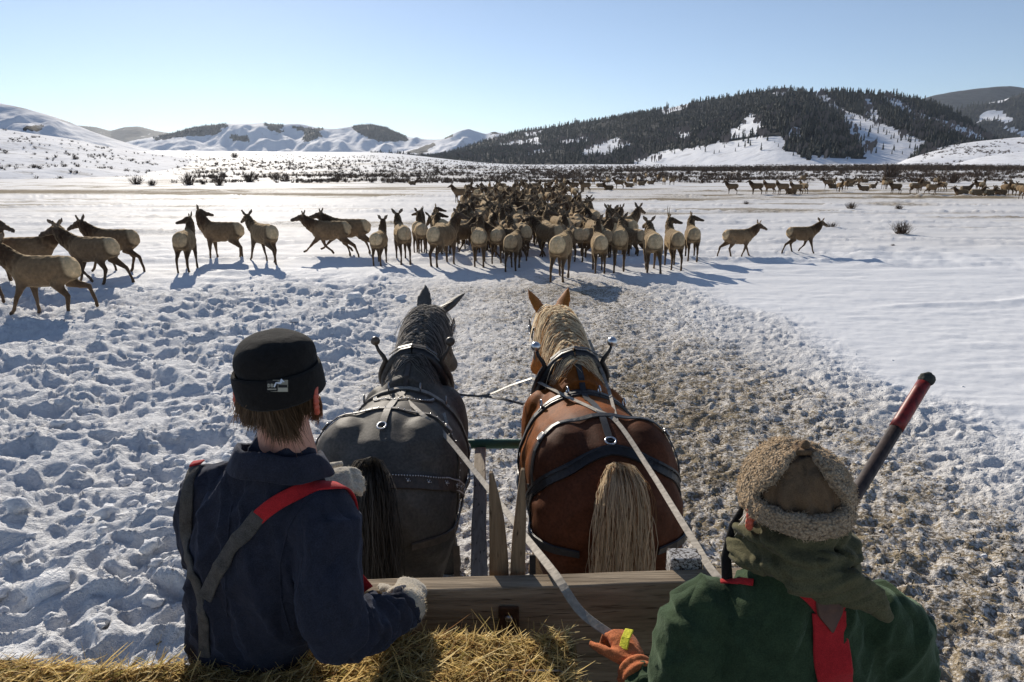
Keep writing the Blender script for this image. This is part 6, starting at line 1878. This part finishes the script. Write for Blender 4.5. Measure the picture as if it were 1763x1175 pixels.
for k in range(4500):
    v = me.vertices[int(g.integers(len(me.vertices)))]; p = v.co.copy(); dd = (v.normal + Vector(g.normal(size=3)) * .7).normalized(); q = Vector(g.normal(size=3)) * .0022
    b_ = g.uniform(.6, 1.2); rts.append(([p, p + dd * .0028 + q, p + dd * .004 - q], (.55 * b_, .42 * b_, .28 * b_)))
strands('fleece_curls', rts, M_HAIR, hat, w=.0009)
mb = MB(); tp = hc + Vector((0, -.02, .113)); mb.box(tp, (.05, .035, .014)); bevel(mb.build('tie_tab', M_CANVAS, hat), .004)
mb = MB(); mb.ball(tp + Vector((0, 0, .012)), .012, 10, 7); mb.build('tie_button', M_CANVAS, hat, True)
# scarf wound round the neck, a corner hanging over the right shoulder
B = Body(); g = np.random.default_rng(4)
for (z, r, rr, tl, ph) in ((2.335, .092, .022, .010, .3), (2.325, .080, .022, .012, .3), (2.30, .088, .022, .018, .3), (2.275, .100, .025, .025, 1.2), (2.245, .114, .027, -.025, 2.5), (2.225, .126, .026, .022, 4.0), (2.26, .122, .020, -.045, .9)):
    pts = []
    for k in range(29):
        a = 2 * math.pi * k / 28
        pts.append(Vector((.695, 1.50, z)) + Vector((math.sin(a) * r * 1.06, math.cos(a) * r * .98, tl * math.sin(a + ph) + .008 * math.sin(a * 3 + ph))))
    B.loft([(p, rr * (1.0 + .25 * math.sin(i * .8 + ph)), rr * .75) for i, p in enumerate(pts)], 10)
fpts = [Vector((.63, 1.375, 2.235)), Vector((.70, 1.362, 2.235)), Vector((.77, 1.365, 2.225)), Vector((.83, 1.372, 2.19)), Vector((.875, 1.374, 2.135))]
B.loft([(fpts[0], .016, .03), (fpts[1], .019, .042), (fpts[2], .018, .046), (fpts[3], .017, .036), (fpts[4], .014, .014)], 12)
B.C = []
me = B.fuse('scarf', .0065, 4)
def scarf_folds(co, no):
    q = co - np.array([.695, 1.50, 2.2]); a = np.arctan2(q[:, 0], q[:, 1])
    w = pn3(co[:, 0] * 9, co[:, 1] * 9, co[:, 2] * 9, 6)
    s_ = co[:, 2] * 150 + 5 * np.sin(a * 2 + 1) + 4.5 * w
    fl_ = 1 - sstep(.78, .83, co[:, 0]) * .8
    return fl_ * (.0038 * np.sin(s_) + .0028 * np.sin(s_ * 2.1 + 2 * w)) + .002 * w
displace(me, scarf_folds)
o = obj('scarf', me, M_OLIVE, man2); o.location = -man2.location
# red suspenders with leather patch
strapw('red_strap', px_path(bv2, [(1425, 1052), (1427, 1090), (1432, 1130), (1438, 1190)], 24, .004), .085, .005, M_REDS, man2)
strapw('red_strap', px_path(bv2, [(1372, 1002), (1396, 1022), (1418, 1048)], 16, .003), .045, .005, M_REDS, man2)
strapw('red_strap', px_path(bv2, [(1462, 1000), (1450, 1020), (1434, 1048)], 16, .003), .045, .005, M_REDS, man2)
P_, N_ = px_path(bv2, [(1300, 1004), (1270, 1002), (1240, 1004)], 10, .004); strapw('red_strap', (P_, N_), .018, .004, M_REDS, man2)
def patch():
    P = px_path(bv2, [(1422, 1015), (1424, 1050), (1428, 1084)], 10, .011)
    mb = MB(); ws = [.060, .062, .066, .068, .066, .062, .05, .034, .018, .004]; mb.ribbon(P[0], P[1], ws, .004); o = mb.build('leather_patch', M_PATCH_L, man2); o.location = -man2.location
patch()
# gloves: orange work glove on the rein hand with a yellow cuff tab
gl2 = glove(man2, 'glove', WL2 + Vector((.0, .02, .01)), (-.22, .85, .16), (.45, -.3, .8), M_ORANGE, -1, 1.12, 66)
mb = MB(); c = WL2 + Vector((-.035, .055, .045)); mb.ribbon([c, c + Vector((.012, .03, .016)), c + Vector((.028, .06, .022))], [Vector((-.4, -.5, .75))] * 3, .028, .005); bevel(mb.build('yellow_tab', M_YELLOW, gl2), .002)
B = Body(); dW = (WL2 - EL2).normalized()
for k_, rr in ((-.012, .056), (.016, .058)): 
    pts = []
    q0 = WL2 + dW * k_; ux = dW.orthogonal().normalized(); uy = dW.cross(ux)
    B.loft([(q0 + (ux * math.cos(2 * math.pi * i / 20) + uy * math.sin(2 * math.pi * i / 20)) * (rr - .012), .014, .014) for i in range(21)], 8)
B.C = []
me = B.fuse('glove_cuff', .006, 2); obj('glove_cuff', me, M_ORANGE, gl2)
gr2 = glove(man2, 'glove', WR2 + Vector((0, .02, 0)), (-.45, .8, .15), (.2, -.2, .9), M_ORANGE, 1, 1.12, 62)

# ------------------------------------------------------------------ long handle with a red grip, beside the man in green
T0 = at(1598, 648, 1.98); L0 = at(1486, 830, 1.80)
dirp = (L0 - T0).normalized(); base = T0 + dirp * ((T0.z - .93) / -dirp.z)
hd = empty('pole', base); tag(hd, 'dark pole with a red taped upper end, leaning beside the man in green', 'pole')
def pole_part(name, a, b, r0, r1, mat, n=12):
    mb = MB(); mb.tube([a.lerp(b, i / 6) for i in range(7)], [r0 + (r1 - r0) * i / 6 for i in range(7)], n); o = mb.build(name, mat, hd, True); o.location = -hd.location; return o
rp = T0 + dirp * .205
_m = Mat('dark_pole_wood', (.045, .03, .026), .6, .3); _m.base(_m.ramp(_m.noise(_m.coord('Object', (12, 12, 1)), 6, 4), [(.3, (.022, .015, .014)), (.7, (.07, .048, .042))])); M_POLE = _m.m
_m = Mat('worn_red_paint', (.3, .02, .015), .45, .4); _m.base(_m.ramp(_m.noise(_m.coord('Object', (9, 9, 2)), 9, 4), [(.35, (.10, .010, .009)), (.6, (.24, .018, .014))])); M_REDP = _m.m
pole_part('shaft', rp, base, .0190, .021, M_POLE)
pole_part('red_grip', T0 + dirp * .03, rp + dirp * .002, .0198, .0205, M_REDP)
B = Body(); B.ball(T0 + dirp * .012, (.023, .023, .021), (.5,) * 3); B.C = []
me = B.fuse('taped_end', .005, 2); displace(me, folds(.004, 70, 5)); o = obj('taped_end', me, leather('black_tape', (.03, .032, .026), .8), hd); o.location = -hd.location
# dark collar corner seen left of the beard
mb = MB(); a = at(1282, 868, 1.56); b_ = at(1262, 905, 1.56); c = at(1250, 960, 1.55); d = at(1252, 1000, 1.54)
mb.tube([a, b_, c, d], [.005, .010, .013, .014], 10); o = mb.build('dark_lapel', M_BLACKK, man2, True); o.location = -man2.location

# ------------------------------------------------------------------ reins
def rein(name, pts, w, label, n=70, nrm=None, sag=.0):
    root_p = Vector(pts[-1])
    P = [Vector(p) for p in pts]
    # smooth curve through the points
    Q = []
    for i in range(len(P) - 1):
        p0 = P[max(i - 1, 0)]; p1 = P[i]; p2 = P[i + 1]; p3 = P[min(i + 2, len(P) - 1)]
        m = max(4, n // (len(P) - 1))
        for k in range(m):
            t = k / m
            Q.append(.5 * ((2 * p1) + (p2 - p0) * t + (2 * p0 - 5 * p1 + 4 * p2 - p3) * t * t + (3 * p1 - p0 - 3 * p2 + p3) * t ** 3))
    Q.append(P[-1])
    N = [Vector((-.25 + .1 * math.sin(i * .12), -.25, .93)).normalized() for i in range(len(Q))]
    mb = MB(); mb.ribbon(Q, N, w, .004); o = mb.build(name, M_REIN, None); bevel(o, .001, 1)
    tag(o, label, 'rein', 'driving reins'); return o
hand = WL2 + Vector((-.03, .11, .03))
MW = [(Matrix.Translation(h.location) @ Matrix.Rotation(h.rotation_euler.z, 4, 'Z'), bv) for h, bv in ((HG, BG), (HC, BC))]
def on_horse(px, py, Y, off=.03):
    """just outside the horse there, or free in the air"""
    best = None; o0 = Vector((0, 0, CAM_H)); d = ray(px, py).normalized()
    for mw, bv in MW:
        inv = mw.inverted(); h = bv.ray_cast(inv @ o0, (inv.to_3x3() @ d), 20)
        if h[0] is not None:
            p = mw @ h[0]
            if best is None or p.y < best.y: best = p
    if best is None or best.y > Y + .02: return at(px, py, Y)
    return best - d * off
rein('rein', [at(664, 655, 5.0), on_horse(690, 680, 4.9), on_horse(728, 715, 4.5), on_horse(768, 752, 4.1), at(838, 838, 3.2), at(905, 925, 2.5), at(956, 990, 2.0), at(1002, 1056, 1.86), hand], .030, 'pale leather rein running from the grey horse across to the orange glove')
rein('rein', [on_horse(916, 652, 5.0), on_horse(965, 678, 4.6), on_horse(1025, 706, 4.2), on_horse(1063, 728, 3.9), on_horse(1120, 812, 3.2, .06), at(1190, 925, 2.35), at(1243, 1003, 1.92), Vector((.86, 1.80, 1.74))], .028, 'leather rein running over the chestnut horse\'s croup to the man in green')
rein('rein', [on_horse(1014, 585, 5.05), on_horse(1030, 625, 4.9), on_horse(1048, 672, 4.5), on_horse(1062, 726, 3.95)], .022, 'thin rein along the right of the chestnut horse\'s back')
rein('rein', [on_horse(916, 652, 4.96), at(880, 664, 5.0), at(832, 682, 5.0), at(778, 678, 5.0)], .026, 'dark upper cross rein strung between the two horses')
rein('rein', [on_horse(902, 697, 4.85), at(866, 688, 4.9), at(830, 682, 5.0)], .026, 'dark lower cross rein between the two horses')
rein('rein', [on_horse(764, 712, 4.5), on_horse(770, 735, 4.3), on_horse(771, 752, 4.1)], .024, 'short pale rein piece on the grey horse\'s right flank')
for o in [x for x in COL.objects if x.name.startswith('rein')]:
    if 'cross rein' in o['label']: o.data.materials[0] = M_BLACK_L

# ------------------------------------------------------------------ thin winter haze over the valley
def haze():
    mb = MB(); mb.box((0, 2500, 330), (9600, 11400, 690)); 
    m = bpy.data.materials.new('haze'); m.use_nodes = True; nt = m.node_tree
    for n in list(nt.nodes):
        if n.type != 'OUTPUT_MATERIAL': nt.nodes.remove(n)
    v = nt.nodes.new('ShaderNodeVolumePrincipled'); v.inputs['Color'].default_value = (.72, .83, 1.0, 1); v.inputs['Density'].default_value = .000034
    v.inputs['Anisotropy'].default_value = .35
    nt.links.new(v.outputs[0], nt.nodes['Material Output'].inputs['Volume'])
    o = mb.build('haze', m); tag(o, 'thin pale winter haze filling the valley air', 'haze', kind='stuff')
haze()
